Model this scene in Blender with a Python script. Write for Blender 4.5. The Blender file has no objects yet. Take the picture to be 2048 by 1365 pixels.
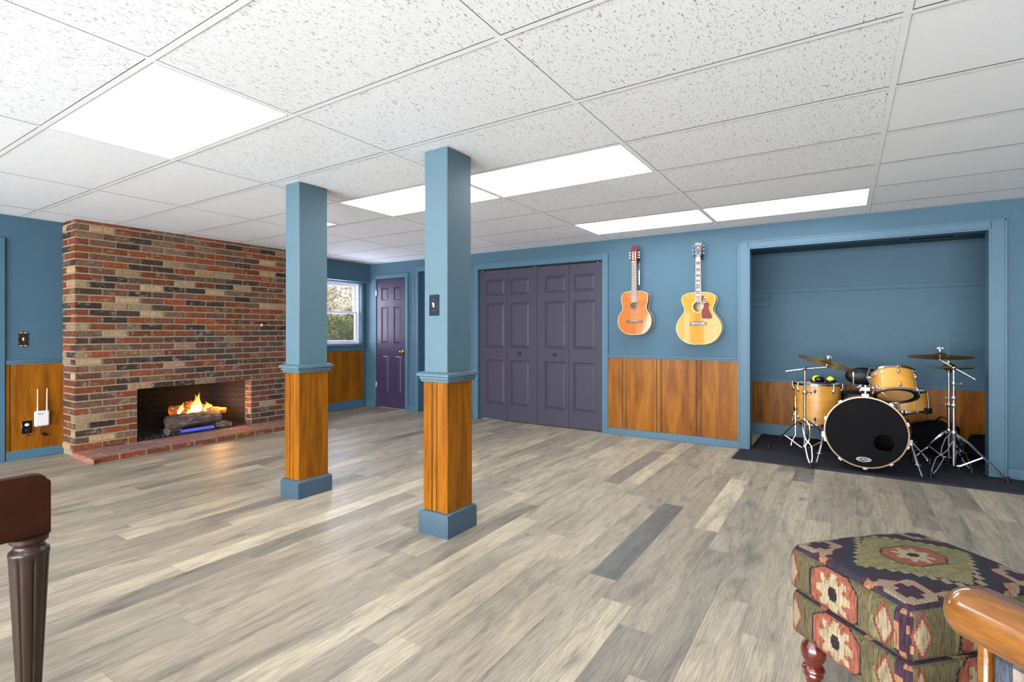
import bpy, math, random
from mathutils import Vector as V, Matrix as M
R = math.radians
random.seed(7)
C = bpy.context.scene.collection
S = bpy.context.scene

# ---------------------------------------------------------------- camera, world, exposure
CAMZ = 1.16
CEIL = 2.206
F_PX, CY = 1028.0, 664.0
cd = bpy.data.cameras.new('camera'); cam = bpy.data.objects.new('camera', cd); C.objects.link(cam)
cd.sensor_width = 36.0; cd.lens = 36.0 * F_PX / 2048.0
cd.shift_y = (CY - 682.5) / 2048.0
cd.clip_start = 0.02
cam.location = (0, 0, CAMZ); cam.rotation_euler = (R(90), 0, R(32.85))
S.camera = cam
S.view_settings.view_transform = 'Standard'; S.view_settings.look = 'None'
S.view_settings.gamma = 1.0; S.view_settings.use_curve_mapping = False
S.view_settings.exposure = 0.88
PANEL = 5.6          # ceiling light diffusers
FILL = 1480.0          # added fill light behind the camera, aimed up to brighten the ceiling

w = bpy.data.worlds.new('world'); S.world = w; w.use_nodes = True
wn = w.node_tree.nodes; wl = w.node_tree.links
sky = wn.new('ShaderNodeTexSky'); sky.sky_type = 'NISHITA'; sky.sun_disc = False
sky.sun_elevation = R(28); sky.sun_rotation = R(200); sky.air_density = 1.0; sky.dust_density = 2.5
wn['Background'].inputs[1].default_value = 0.22
wl.new(sky.outputs[0], wn['Background'].inputs[0])
sd = bpy.data.lights.new('sun', 'SUN'); sd.energy = 2.6; sd.angle = R(1.5); sd.color = (1, .93, .82)
so = bpy.data.objects.new('sun', sd); C.objects.link(so)
so.rotation_euler = (R(58), 0, R(-168)); so.location = (-9, -4, 6)
for nm, loc, sx, sy, rot, e in (('added_fill_light', (-1.4, -5.72, 1.10), 8.4, 1.9, (R(135), 0, 0), FILL),  # added fill from an invented opening, tilted upward
                                ('daylight_window', (-6.62, 5.15, 1.45), .5, .9, (0, R(-90), 0), 24)):
    ld = bpy.data.lights.new(nm, 'AREA'); ld.shape = 'RECTANGLE'; ld.size = sx; ld.size_y = sy
    ld.energy = e; ld.color = (.90, .935, 1.0) if sx > 1 else (.78, .82, 1.0)
    lo = bpy.data.objects.new(nm, ld); C.objects.link(lo); lo.location = loc; lo.rotation_euler = rot
    if nm == 'daylight_window': ld.size, ld.size_y = .9, .5

# ---------------------------------------------------------------- helpers
def lin(c):
    c = [x / 255.0 for x in c[:3]]
    return tuple((x / 12.92 if x <= .04045 else ((x + .055) / 1.055) ** 2.4) for x in c) + (1.0,)

class NT:
    def __init__(s, name):
        s.m = bpy.data.materials.new(name); s.m.use_nodes = True
        s.t = s.m.node_tree; s.b = s.t.nodes['Principled BSDF']
    def n(s, t, **k):
        x = s.t.nodes.new(t)
        for a, b in k.items(): setattr(x, a, b)
        return x
    def l(s, a, b): s.t.links.new(a, b)
    def coords(s, scale=(1, 1, 1), kind='Object'):
        tc = s.n('ShaderNodeTexCoord'); mp = s.n('ShaderNodeMapping')
        mp.inputs['Scale'].default_value = scale
        s.l(tc.outputs[kind], mp.inputs[0]); return mp.outputs[0]
    def noise(s, vec, scale=5, detail=4, rough=.55, dist=0):
        x = s.n('ShaderNodeTexNoise'); x.inputs['Scale'].default_value = scale
        x.inputs['Detail'].default_value = detail; x.inputs['Roughness'].default_value = rough
        x.inputs['Distortion'].default_value = dist
        if vec is not None: s.l(vec, x.inputs['Vector'])
        return x.outputs['Fac']
    def ramp(s, fac, stops):
        x = s.n('ShaderNodeValToRGB'); e = x.color_ramp.elements
        while len(e) < len(stops): e.new(.5)
        for a, (p, c) in zip(e, stops): a.position = p; a.color = c
        s.l(fac, x.inputs[0]); return x.outputs[0]
    def mix(s, fac, a, b, mode='MIX'):
        x = s.n('ShaderNodeMix', data_type='RGBA', blend_type=mode)
        for i, q in ((0, fac), (6, a), (7, b)):
            if hasattr(q, 'is_linked'): s.l(q, x.inputs[i])
            else: x.inputs[i].default_value = q
        return x.outputs[2]
    def math(s, op, a, b=0.0):
        x = s.n('ShaderNodeMath', operation=op)
        for i, q in ((0, a), (1, b)):
            if hasattr(q, 'is_linked'): s.l(q, x.inputs[i])
            else: x.inputs[i].default_value = q
        return x.outputs[0]
    def bump(s, h, strength=.3, dist=.01):
        x = s.n('ShaderNodeBump'); x.inputs['Strength'].default_value = strength
        x.inputs['Distance'].default_value = dist
        s.l(h, x.inputs['Height']); s.l(x.outputs[0], s.b.inputs['Normal'])
    def attr(s, name='Col'):
        x = s.n('ShaderNodeAttribute', attribute_name=name); return x.outputs['Color']
    def set(s, col=None, rough=.5, metal=0, coat=0, coatr=.1, spec=.5):
        if col is not None:
            if hasattr(col, 'is_linked'): s.l(col, s.b.inputs['Base Color'])
            else: s.b.inputs['Base Color'].default_value = col
        s.b.inputs['Roughness'].default_value = rough; s.b.inputs['Metallic'].default_value = metal
        s.b.inputs['Coat Weight'].default_value = coat; s.b.inputs['Coat Roughness'].default_value = coatr
        s.b.inputs['Specular IOR Level'].default_value = spec
        return s.m

def plain(name, c, rough=.5, metal=0, coat=0, var=.06, scale=30, bump=0, spec=.5):
    t = NT(name); c = lin(c); v = t.noise(t.coords(), scale)
    a = tuple(x * (1 - var) for x in c[:3]) + (1,); b = tuple(min(1, x * (1 + var)) for x in c[:3]) + (1,)
    col = t.ramp(v, [(.3, a), (.7, b)])
    if bump: t.bump(v, bump, .004)
    return t.set(col, rough, metal, coat, spec=spec)

def emit(name, c, s):
    t = NT(name); t.b.inputs['Emission Color'].default_value = lin(c)
    t.b.inputs['Emission Strength'].default_value = s
    return t.set(lin(c), .4)

def wood(name, dark, mid, light, scale=(16, 16, 1.3), rough=.25, coat=.6, coatr=.12, bump=.03, figure=.5, spec=.5):
    t = NT(name); v = t.coords(scale)
    a = t.noise(v, 1.0, 7, .62, 1.2); b = t.noise(t.coords(tuple(x * 7 for x in scale)), 1.0, 3, .6)
    g = t.math('ADD', t.math('MULTIPLY', a, .78), t.math('MULTIPLY', b, .22))
    col = t.ramp(g, [(.30, lin(dark)), (.48, lin(mid)), (.62, lin(light)), (.75, lin(mid))])
    t.bump(b, bump, .003)
    return t.set(col, rough, 0, coat, coatr, spec)

def vcol(name, rough=.6, noise=.25, scale=60, bump=.3, dist=.004, stretch=(1, 1, 1), coat=0, metal=0):
    t = NT(name); v = t.noise(t.coords(stretch), scale, 5, .65)
    f = t.ramp(v, [(.25, (1 - noise,) * 3 + (1,)), (.75, (1 + noise * .6,) * 3 + (1,))])
    col = t.mix(1.0, t.attr(), f, 'MULTIPLY')
    if bump: t.bump(v, bump, dist)
    return t.set(col, rough, metal, coat)

class MB:
    def __init__(s): s.v = []; s.f = []; s.mi = []; s.c = []; s.cur = 0; s.col = (1, 1, 1, 1); s.sm = []; s.smooth = True
    def add(s, vs, fs, X=None, smooth=None):
        o = len(s.v)
        s.v += [tuple(X @ V(p)) if X is not None else tuple(p) for p in vs]
        for f in fs:
            s.f.append(tuple(i + o for i in f)); s.mi.append(s.cur); s.c.append(s.col)
        return s
    def box(s, x0, x1, y0, y1, z0, z1, X=None):
        vs = [(x, y, z) for z in (z0, z1) for y in (y0, y1) for x in (x0, x1)]
        return s.add(vs, [(0, 2, 3, 1), (4, 5, 7, 6), (0, 1, 5, 4), (1, 3, 7, 5), (3, 2, 6, 7), (2, 0, 4, 6)], X)
    def cbox(s, x0, x1, y0, y1, z0, z1, b=.004, X=None):      # chamfered box
        vs = []; fs = []
        xs, ys, zs = (x0, x1), (y0, y1), (z0, z1)
        idx = {}
        for i in (0, 1):
            for j in (0, 1):
                for k in (0, 1):
                    p = [xs[i], ys[j], zs[k]]; sg = [1 if q == 0 else -1 for q in (i, j, k)]
                    for a in range(3):
                        q = list(p)
                        for c in range(3):
                            if c != a: q[c] += sg[c] * b
                        idx[(i, j, k, a)] = len(vs); vs.append(q)
        def face(l): fs.append(tuple(idx[q] for q in l))
        for a in range(3):
            o = [c for c in range(3) if c != a]
            for s_ in (0, 1):
                l = []
                for (p, q) in ((0, 0), (1, 0), (1, 1), (0, 1)):
                    t = [0, 0, 0]; t[a] = s_; t[o[0]] = p; t[o[1]] = q; l.append(tuple(t) + (a,))
                face(l)
        for a in range(3):       # edges parallel to axis a
            o = [c for c in range(3) if c != a]
            for p in (0, 1):
                for q in (0, 1):
                    t0 = [0, 0, 0]; t0[o[0]] = p; t0[o[1]] = q; t1 = list(t0); t1[a] = 1
                    face([tuple(t0) + (o[0],), tuple(t1) + (o[0],), tuple(t1) + (o[1],), tuple(t0) + (o[1],)])
        for i in (0, 1):
            for j in (0, 1):
                for k in (0, 1): face([(i, j, k, 0), (i, j, k, 1), (i, j, k, 2)])
        return s.add(vs, fs, X)
    def prism(s, poly, h0, h1, X=None, cap0=True, cap1=True):
        n = len(poly); vs = [(x, y, h0) for x, y in poly] + [(x, y, h1) for x, y in poly]
        fs = [(i, (i + 1) % n, n + (i + 1) % n, n + i) for i in range(n)]
        if cap0: fs.append(tuple(range(n))[::-1])
        if cap1: fs.append(tuple(range(n, 2 * n)))
        return s.add(vs, fs, X)
    def lathe(s, prof, n=32, X=None, caps=True, rfun=None):
        vs = []; fs = []
        for r, z in prof:
            for i in range(n):
                a = 2 * math.pi * i / n; q = r * (rfun(a, z) if rfun else 1)
                vs.append((q * math.cos(a), q * math.sin(a), z))
        m = len(prof)
        for k in range(m - 1):
            for i in range(n):
                j = (i + 1) % n; fs.append((k * n + i, k * n + j, (k + 1) * n + j, (k + 1) * n + i))
        if caps: fs.append(tuple(range(n))[::-1]); fs.append(tuple(range((m - 1) * n, m * n)))
        return s.add(vs, fs, X)
    def cyl(s, p0, p1, r0, r1=None, n=16):
        p0, p1 = V(p0), V(p1); d = p1 - p0; L = d.length
        X = M.Translation(p0) @ d.to_track_quat('Z', 'Y').to_matrix().to_4x4()
        return s.lathe([(r0, 0), (r0 if r1 is None else r1, L)], n, X)
    def tube(s, pts, r, n=8, closed=False, flat=1.0):
        P = [V(p) for p in pts]; m = len(P); vs = []; fs = []; nrm = None
        rr = r if isinstance(r, (list, tuple)) else [r] * m
        for i in range(m):
            if closed: t = P[(i + 1) % m] - P[i - 1]
            else: t = P[min(i + 1, m - 1)] - P[max(i - 1, 0)]
            t.normalize()
            if nrm is None:
                nrm = t.orthogonal().normalized()
            nrm = (nrm - t * nrm.dot(t)).normalized(); b = t.cross(nrm)
            for k in range(n):
                a = 2 * math.pi * k / n
                vs.append(tuple(P[i] + nrm * math.cos(a) * rr[i] + b * math.sin(a) * rr[i] * flat))
        for i in range(m if closed else m - 1):
            for k in range(n):
                a, b_ = i * n, ((i + 1) % m) * n; q = (k + 1) % n
                fs.append((a + k, a + q, b_ + q, b_ + k))
        if not closed: fs.append(tuple(range(n))[::-1]); fs.append(tuple(range((m - 1) * n, m * n)))
        return s.add(vs, fs)
    def ball(s, c, r, nu=16, nv=10, X=None):
        r = r if isinstance(r, (list, tuple)) else (r, r, r)
        prof = [(math.sin(math.pi * k / nv), -math.cos(math.pi * k / nv)) for k in range(nv + 1)]
        prof[0] = (.001, -1); prof[-1] = (.001, 1)
        T = M.Translation(V(c)) @ (X or M.Identity(4)) @ M.Diagonal((r[0], r[1], r[2], 1))
        return s.lathe(prof, nu, T)
    def build(s, name, mats, parent=None, ang=38, bevel=0, loc=None, attr=False, flat=False):
        me = bpy.data.meshes.new(name)
        off = V(loc) if loc is not None else V((0, 0, 0))
        me.from_pydata([tuple(V(p) - off) for p in s.v], [], s.f)
        if not isinstance(mats, (list, tuple)): mats = [mats]
        for m in mats: me.materials.append(m)
        me.polygons.foreach_set('material_index', s.mi)
        if attr:
            ca = me.color_attributes.new('Col', 'FLOAT_COLOR', 'CORNER'); d = []
            for p, c in zip(me.polygons, s.c): d += list(c) * p.loop_total
            ca.data.foreach_set('color', d)
        me.update(); me.validate()
        import bmesh
        b = bmesh.new(); b.from_mesh(me); bmesh.ops.recalc_face_normals(b, faces=b.faces); b.to_mesh(me); b.free()
        if not flat: me.shade_smooth(); me.set_sharp_from_angle(angle=R(ang))
        o = bpy.data.objects.new(name, me); C.objects.link(o)
        if loc is not None: o.location = loc
        if parent: o.parent = parent
        if bevel:
            bm = o.modifiers.new('bevel', 'BEVEL'); bm.width = bevel; bm.segments = 2; bm.limit_method = 'ANGLE'
        return o

def tag(o, label, cat, group=None, kind=None):
    o['label'] = label; o['category'] = cat
    if group: o['group'] = group
    if kind: o['kind'] = kind
    return o
def thing(name, label, cat, loc=(0, 0, 0), rz=0, group=None, X=None):
    o = bpy.data.objects.new(name, None); C.objects.link(o); o.empty_display_size = .05
    o.location = loc; o.rotation_euler = (0, 0, rz)
    if X is not None: o.matrix_world = X
    return tag(o, label, cat, group)
def struct(o, label=None):
    o['kind'] = 'structure'
    if label: o['label'] = label
    return o
def copy_tree(o, parent=None):
    c = o.copy(); C.objects.link(c); c.parent = parent
    for ch in list(o.children): copy_tree(ch, c)
    return c
def text_mesh(name, txt, size, mat, X, parent, ext=.0006, shear=0):
    cu = bpy.data.curves.new(name, 'FONT'); cu.body = txt; cu.size = size; cu.extrude = ext
    cu.align_x = 'CENTER'; cu.align_y = 'CENTER'; cu.shear = shear
    t = bpy.data.objects.new(name + '_tmp', cu); C.objects.link(t)
    bpy.context.view_layer.update()
    me = bpy.data.meshes.new_from_object(t.evaluated_get(bpy.context.evaluated_depsgraph_get()))
    bpy.data.objects.remove(t); me.name = name
    me.transform(X); me.materials.clear(); me.materials.append(mat)
    o = bpy.data.objects.new(name, me); C.objects.link(o); o.parent = parent; return o
def catmull(pts, k=8, closed=True):
    out = []; n = len(pts)
    for i in range(n if closed else n - 1):
        if closed: p0, p1, p2, p3 = (V(pts[(i + d) % n]) for d in (-1, 0, 1, 2))
        else: p0, p1, p2, p3 = V(pts[max(i - 1, 0)]), V(pts[i]), V(pts[i + 1]), V(pts[min(i + 2, n - 1)])
        for j in range(k):
            t = j / k
            out.append(tuple(.5 * ((2 * p1) + (p2 - p0) * t + (2 * p0 - 5 * p1 + 4 * p2 - p3) * t * t + (3 * p1 - p0 - 3 * p2 + p3) * t ** 3)))
    if not closed: out.append(tuple(pts[-1]))
    return out

# ---------------------------------------------------------------- materials
PAINT = plain('blue_paint', (58, 86, 101), .6, var=.03, scale=9, bump=.03, spec=.25)
PAINT_TRIM = plain('blue_trim_paint', (64, 93, 109), .45, var=.03, scale=9, spec=.25)
PAINT_COL = plain('column_paint', (72, 95, 104), .5, var=.03, scale=12, bump=.03, spec=.25)
PAINT_DARK = plain('navy_paint', (34, 56, 84), .35, var=.04, scale=9, spec=.25)
DOORC = plain('plum_grey_door_paint', (54, 51, 64), .5, var=.03, scale=12, spec=.25)
DOORC2 = plain('plum_door_paint', (50, 42, 64), .42, var=.03, scale=12, spec=.25)
PANELW = wood('varnished_panelling', (78, 40, 6), (116, 67, 8), (136, 84, 13), scale=(9, 9, 1.0), rough=.42, coat=.06, coatr=.12, spec=.12)
DARKGROOVE = plain('groove_dark_brown', (38, 20, 8), .6)  # dark brown strip at the bottom of each panelling groove
WHITE = plain('white_enamel', (196, 194, 194), .35, var=.01)
VINYL = plain('white_vinyl', (225, 225, 235), .3, var=.01)
CHROME = plain('chrome', (190, 190, 196), .13, 1.0, var=.02)
CHROMED = plain('satin_steel', (165, 165, 170), .25, 1.0, var=.03)
BLACK = plain('black_rubber', (10, 10, 12), .55, spec=.25)
BLACKG = plain('gloss_black', (8, 8, 10), .25, spec=.35)
BLACKF = plain('black_fabric', (12, 12, 15), .9, spec=.1, bump=.2, scale=120)
BRASS = plain('brass', (190, 160, 100), .25, 1.0)
BRONZE = plain('dark_bronze', (62, 50, 40), .35, .8, var=.3, scale=60)
NAVYM = plain('navy_plate', (16, 23, 34), .3, spec=.3)
IVORY = plain('ivory', (196, 188, 166), .4, var=.02)

def floor_mat():
    t = NT('vinyl_planks')
    at = t.n('ShaderNodeAttribute', attribute_name='Col'); rnd = t.n('ShaderNodeSeparateColor'); t.l(at.outputs['Color'], rnd.inputs[0])
    tone, off, hue = rnd.outputs[0], rnd.outputs[1], rnd.outputs[2]
    tc = t.n('ShaderNodeTexCoord'); cmb = t.n('ShaderNodeCombineXYZ')
    t.l(t.math('MULTIPLY', off, 37.0), cmb.inputs[0]); t.l(t.math('MULTIPLY', off, 91.0), cmb.inputs[1])
    add = t.n('ShaderNodeVectorMath', operation='ADD'); t.l(tc.outputs['Object'], add.inputs[0]); t.l(cmb.outputs[0], add.inputs[1])
    def mp(sc):
        m = t.n('ShaderNodeMapping'); m.inputs['Scale'].default_value = sc; t.l(add.outputs[0], m.inputs[0]); return m.outputs[0]
    big = t.noise(mp((9, 1.6, 1)), 1.0, 5, .62, 1.0)
    mid = t.noise(mp((34, 3.2, 1)), 1.0, 5, .65, 1.5)
    grain = t.noise(mp((210, 9, 1)), 1.0, 4, .65, .4)
    wv = t.n('ShaderNodeTexWave', wave_type='BANDS', bands_direction='X'); wv.inputs['Scale'].default_value = 1.0
    wv.inputs['Distortion'].default_value = 7; wv.inputs['Detail'].default_value = 2; wv.inputs['Detail Scale'].default_value = .6
    t.l(mp((26, 2.2, 1)), wv.inputs['Vector'])
    base = t.ramp(tone, [(0, lin((94, 94, 90))), (.22, lin((122, 116, 106))), (.55, lin((146, 137, 122))), (1, lin((176, 165, 144)))])
    warm = t.mix(t.math('MULTIPLY', hue, .35), base, lin((146, 132, 116)))
    fb = t.ramp(big, [(.30, (.50, .52, .55, 1)), (.43, (.84, .84, .84, 1)), (.55, (1.02, 1.01, .99, 1)), (.72, (1.22, 1.19, 1.12, 1))])
    c1 = t.mix(.95, warm, fb, 'MULTIPLY')
    fm = t.ramp(mid, [(.30, (.64, .63, .62, 1)), (.47, (.97, .97, .96, 1)), (.7, (1.14, 1.13, 1.1, 1))])
    c1 = t.mix(.85, c1, fm, 'MULTIPLY')
    fg = t.ramp(grain, [(.34, (.66, .65, .64, 1)), (.50, (.98, .98, .97, 1)), (.7, (1.13, 1.12, 1.1, 1))])
    c2 = t.mix(.8, c1, fg, 'MULTIPLY')
    fw = t.ramp(wv.outputs['Fac'], [(.0, (.84, .84, .85, 1)), (.3, (1, 1, 1, 1)), (1, (1.06, 1.06, 1.05, 1))])
    c3 = t.mix(.6, c2, fw, 'MULTIPLY')
    kn = t.noise(mp((10, 5, 1)), 1.0, 2, .5)
    c4 = t.mix(t.ramp(kn, [(.70, (0, 0, 0, 1)), (.78, (.6, .6, .6, 1))]), c3, lin((84, 75, 66)))
    t.bump(grain, .06, .002)
    return t.set(c4, .48, spec=.3)
FLOOR = floor_mat()

def tile_mat():
    t = NT('fissured_ceiling_tile'); a = t.attr()
    f = t.noise(t.coords((170, 52, 1)), 1.0, 2, .5, 1.2)
    g = t.noise(t.coords((330, 330, 1)), 1.0, 2, .5)
    sep = t.n('ShaderNodeSeparateColor'); t.l(a, sep.inputs[0])
    amt = sep.outputs[0]
    m1 = t.ramp(f, [(.625, (0, 0, 0, 1)), (.665, (1, 1, 1, 1))])
    m2 = t.ramp(g, [(.66, (0, 0, 0, 1)), (.76, (.5, .5, .5, 1))])
    mm = t.math('MULTIPLY', t.math('MAXIMUM', m1, m2), amt)
    col = t.mix(mm, lin((237, 240, 243)), lin((142, 142, 144)))
    t.bump(t.math('SUBTRACT', 1.0, mm), .4, .002)
    return t.set(col, .85, spec=.2)
TILE = tile_mat()
TEE = plain('white_ceiling_grid', (234, 237, 240), .9, var=.01, spec=.05)
GAP = plain('gap_shadow', (96, 96, 96), .9)

def diffuser_mat():
    t = NT('light_diffuser'); v = t.noise(t.coords((1.2, 1.2, 1)), 1.0, 1)
    t.b.inputs['Emission Color'].default_value = lin((243, 248, 255)); t.b.inputs['Emission Strength'].default_value = PANEL
    return t.set(lin((240, 240, 240)), .3)
DIFF = diffuser_mat()

# ---------------------------------------------------------------- floor
XL, XR, YB, YA = -6.28, 3.2, -5.5, 5.52
PW, PL = .137, 1.2
f = MB(); pr = random.Random(3)
kx0 = math.floor((XL - .3 + .339) / PW)
k = kx0
while True:
    x0 = -.339 + k * PW
    if x0 > XR: break
    y = YB - pr.random() * PL - .1
    if k == -5: y = 2.275 - 7 * PL
    while y < 6.6:
        tone = min(1, max(0, pr.gauss(.58, .20))); hue = pr.random()
        if k == -5 and abs(y - 2.275) < .01: tone, hue = 0, 0
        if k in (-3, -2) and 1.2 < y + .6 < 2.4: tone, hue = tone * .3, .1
        f.col = (tone, pr.random(), hue, 1)
        a, b, c_, d = max(x0, XL - .1), min(x0 + PW, XR), max(y, YB), min(y + PL, 6.6)
        if d > c_ and b > a:
            g = .0004
            f.add([(a + g, c_ + g, 0), (b - g, c_ + g, 0), (b - g, d - g, 0), (a + g, d - g, 0)], [(0, 1, 2, 3)])
        y += PL
    k += 1
fo = f.build('floor', FLOOR, attr=True, flat=True); struct(fo, 'grey and cream wood-look vinyl plank floor')
s = MB(); s.box(XL - .5, XR, YB, 6.7, -.06, -.0015); struct(s.build('floor_underlay', plain('plank_joint', (84, 78, 70), .8)))

# ---------------------------------------------------------------- ceiling
GX, GY, DX, DY = -3.4412, .9055, 1.2056, .6076
lights = {(0, 0), (0, 3), (1, 3), (1, 6), (2, 6), (4, 0), (4, 3), (2, -3), (0, -3), (4, -3), (-2, -3), (0, -8), (3, -8)}
ct = MB(); tee = MB(); tr = random.Random(5)
i0, i1 = -3, 6; j0, j1 = -11, 8
for i in range(i0, i1):
    for j in range(j0, j1):
        xa, xb = max(GX + i * DX, XL), min(GX + (i + 1) * DX, XR)
        ya, yb = max(GY + j * DY, YB), min(GY + (j + 1) * DY, YA)
        if xb - xa < .02 or yb - ya < .02: continue
        if (i, j) in lights: continue
        amt = 1.0
        if i >= 3: amt = .10 if 1 <= j <= 5 else .6
        elif i == 2 and j >= 5: amt = .5
        elif i <= -1: amt = .35
        z = CEIL + .001 + tr.random() * .001
        ct.col = (amt, tr.random(), 0, 1)
        e = .0115; g = .0132 + tr.random() * .0012
        ct.add([(xa + g, ya + e, z), (xb - e, ya + e, z), (xb - e, yb - g, z), (xa + g, yb - g, z)], [(0, 3, 2, 1)])
for i in range(i0, i1 + 1):
    x = GX + i * DX
    if XL < x < XR: tee.add([(x - .012, YB, CEIL), (x + .012, YB, CEIL), (x + .012, YA, CEIL), (x - .012, YA, CEIL)], [(0, 3, 2, 1)])
for j in range(j0, j1 + 1):
    y = GY + j * DY
    if YB < y < YA - .03: tee.add([(XL, y - .012, CEIL - .0003), (XR, y - .012, CEIL - .0003), (XR, y + .012, CEIL - .0003), (XL, y + .012, CEIL - .0003)], [(0, 3, 2, 1)])
for a in ((XL, XR, YA - .022, YA), (XL, XR, YB, YB + .022), (XL, XL + .022, YB, YA), (XR - .022, XR, YB, YA)):
    tee.add([(a[0], a[2], CEIL - .0004), (a[1], a[2], CEIL - .0004), (a[1], a[3], CEIL - .0004), (a[0], a[3], CEIL - .0004)], [(0, 3, 2, 1)])
cl = ct.build('ceiling', [TILE], attr=True, flat=True); struct(cl, 'white fissured acoustic tile drop ceiling')
struct(tee.build('ceiling_grid', TEE, parent=cl))
s = MB(); s.box(XL - .5, XR + .2, YB - .2, YA + .3, CEIL + .012, CEIL + .05); struct(s.build('ceiling_plenum', GAP, parent=cl))

LN = {(0, 0): 'glowing ceiling light panel at upper left, nearest the camera',
      (0, 3): 'glowing ceiling light panel seen behind the nearer column',
      (1, 3): 'long glowing ceiling light panel right of the nearer column top',
      (1, 6): 'glowing ceiling light panel by the back wall above the guitars',
      (2, 6): 'glowing ceiling light panel by the back wall at the drum alcove end',
      (4, 0): 'ceiling light panel right of the camera', (4, 3): 'ceiling light panel beside the right wall',
      (2, -3): 'ceiling light panel behind the camera', (0, -3): 'ceiling light panel behind the camera to the left',
      (4, -3): 'ceiling light panel behind the camera to the right', (-2, -3): 'ceiling light panel behind the camera at the far left', (0, -8): 'ceiling light panel by the added glazed doors', (3, -8): 'ceiling light panel by the added glazed doors, right hand one'}
for (i, j) in sorted(lights):
    xa, xb, ya, yb = GX + i * DX + .012, GX + (i + 1) * DX - .012, GY + j * DY + .012, GY + (j + 1) * DY - .012
    c = ((xa + xb) / 2, (ya + yb) / 2, CEIL)
    t = thing('ceiling_light', LN[(i, j)], 'ceiling light', c, 0, 'recessed ceiling light panels')
    hx, hy = (xb - xa) / 2, (yb - ya) / 2
    d = MB(); d.box(-hx + .008, hx - .008, -hy + .008, hy - .008, .001, .005); d.build('diffuser', DIFF, t)
    fr = MB()
    for a in ((-hx, hx, -hy, -hy + .008), (-hx, hx, hy - .008, hy), (-hx, -hx + .008, -hy + .008, hy - .008), (hx - .008, hx, -hy + .008, hy - .008)):
        fr.box(*a, 0, .01)
    fr.build('frame', WHITE, t)
t = thing('ceiling_vent', 'small white ceiling vent beside the top of the farther column', 'vent', (-4.3, 3.16, CEIL - .001))
m = MB()
for a in ((-.18, .18, -.09, -.07), (-.18, .18, .07, .09), (-.18, -.16, -.07, .07), (.16, .18, -.07, .07)): m.box(*a, -.008, 0)
m.build('frame', WHITE, t); m = MB()
for q in range(9): m.box(-.16, .16, -.066 + q * .015, -.062 + q * .015, -.006, -.001)
m.build('louvres', WHITE, t)

# ---------------------------------------------------------------- walls
def slab(name, boxes, mat=PAINT):
    m = MB()
    for b in boxes: m.box(*b)
    return struct(m.build(name, mat, flat=True))
Y0, Y1 = YA, YA + .12
AX0, AX1, AZ = -.79, .985, 1.985                   # alcove opening
D1 = (-4.096, -2.328, 1.985)                       # folding closet doors
D2 = (-6.06, -5.43, 1.965)                         # narrow door
D3 = (-5.17, -4.42, 2.03)                          # dark blue door behind the near column
slab('wall_back', [(XL - .1, D2[0], Y0, Y1, 0, CEIL), (D2[0], D2[1], Y0, Y1, D2[2], CEIL), (D2[1], D3[0], Y0, Y1, 0, CEIL),
     (D3[0], D3[1], Y0, Y1, D3[2], CEIL), (D3[1], D1[0], Y0, Y1, 0, CEIL), (D1[0], D1[1], Y0, Y1, D1[2], CEIL),
     (D1[1], AX0, Y0, Y1, 0, CEIL), (AX0, AX1, Y0, Y1, AZ, CEIL), (AX1, XR, Y0, Y1, 0, CEIL)])
WY0, WY1, WZ0, WZ1 = 4.72, 5.435, .965, 1.915      # window opening
FY0, FY1 = 2.30, 3.48                              # firebox opening
slab('wall_left', [(XL - .16, XL, YB, FY0, 0, CEIL), (XL - .16, XL, FY0, FY1, .62, CEIL), (XL - .16, XL, FY1, WY0, 0, CEIL), (XL - .16, XL, WY0, WY1, 0, WZ0),
     (XL - .16, XL, WY0, WY1, WZ1, CEIL), (XL - .16, XL, WY1, YA + .12, 0, CEIL)])
slab('wall_right', [(XR, XR + .12, YB, YA + .12, 0, CEIL)])
slab('wall_front', [(XL - .16, -5.75, YB - .12, YB, 0, CEIL), (-5.75, 2.95, YB - .12, YB, 2.08, CEIL), (2.95, XR + .12, YB - .12, YB, 0, CEIL)])
slab('wall_alcove', [(-1.35, 1.7, 6.45, 6.55, 0, 2.06), (-1.45, -1.35, Y1, 6.55, 0, 2.06), (1.7, 1.8, Y1, 6.55, 0, 2.06)], PAINT)
m = MB(); m.box(-1.45, 1.8, Y1, 6.55, 2.04, 2.10); struct(m.build('ceiling_alcove', PAINT, flat=True))
m = MB(); m.box(XL, -6.18, 4.15, YA, 1.918, CEIL - .002); struct(m.build('trim_soffit', PAINT, flat=True), 'boxed blue soffit above the window')

# invented glazed doors behind the camera, added to let in the fill light
t = bpy.data.objects.new('door_added', None); C.objects.link(t); t.location = (-1.4, YB - .06, 0); struct(t, 'added glazed sliding doors, unseen behind the camera, for the fill light')
GLASS = NT('window_glass'); g1_ = GLASS.n('ShaderNodeBsdfTransparent'); g2_ = GLASS.n('ShaderNodeBsdfGlossy'); g2_.inputs['Roughness'].default_value = .01
g3_ = GLASS.n('ShaderNodeMixShader'); g3_.inputs[0].default_value = .06
GLASS.l(g1_.outputs[0], g3_.inputs[1]); GLASS.l(g2_.outputs[0], g3_.inputs[2])
GLASS.l(g3_.outputs[0], [x for x in GLASS.t.nodes if x.type == 'OUTPUT_MATERIAL'][0].inputs[0]); GLASS = GLASS.m
m = MB()
for k in range(7): m.box(-4.35 + k * 1.43, -4.35 + k * 1.43 + .12, -.04, .04, 0, 2.08)
for k in range(6): x = -4.23 + k * 1.43; m.box(x, x + 1.31, -.04, .04, 0, .12); m.box(x, x + 1.31, -.04, .04, 1.98, 2.08)
m.build('frame', VINYL, t)
for k in range(6):
    x = -4.23 + k * 1.43; m = MB(); m.box(x, x + 1.31, -.004, .004, .12, 1.98); m.build('pane', GLASS, t)

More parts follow.
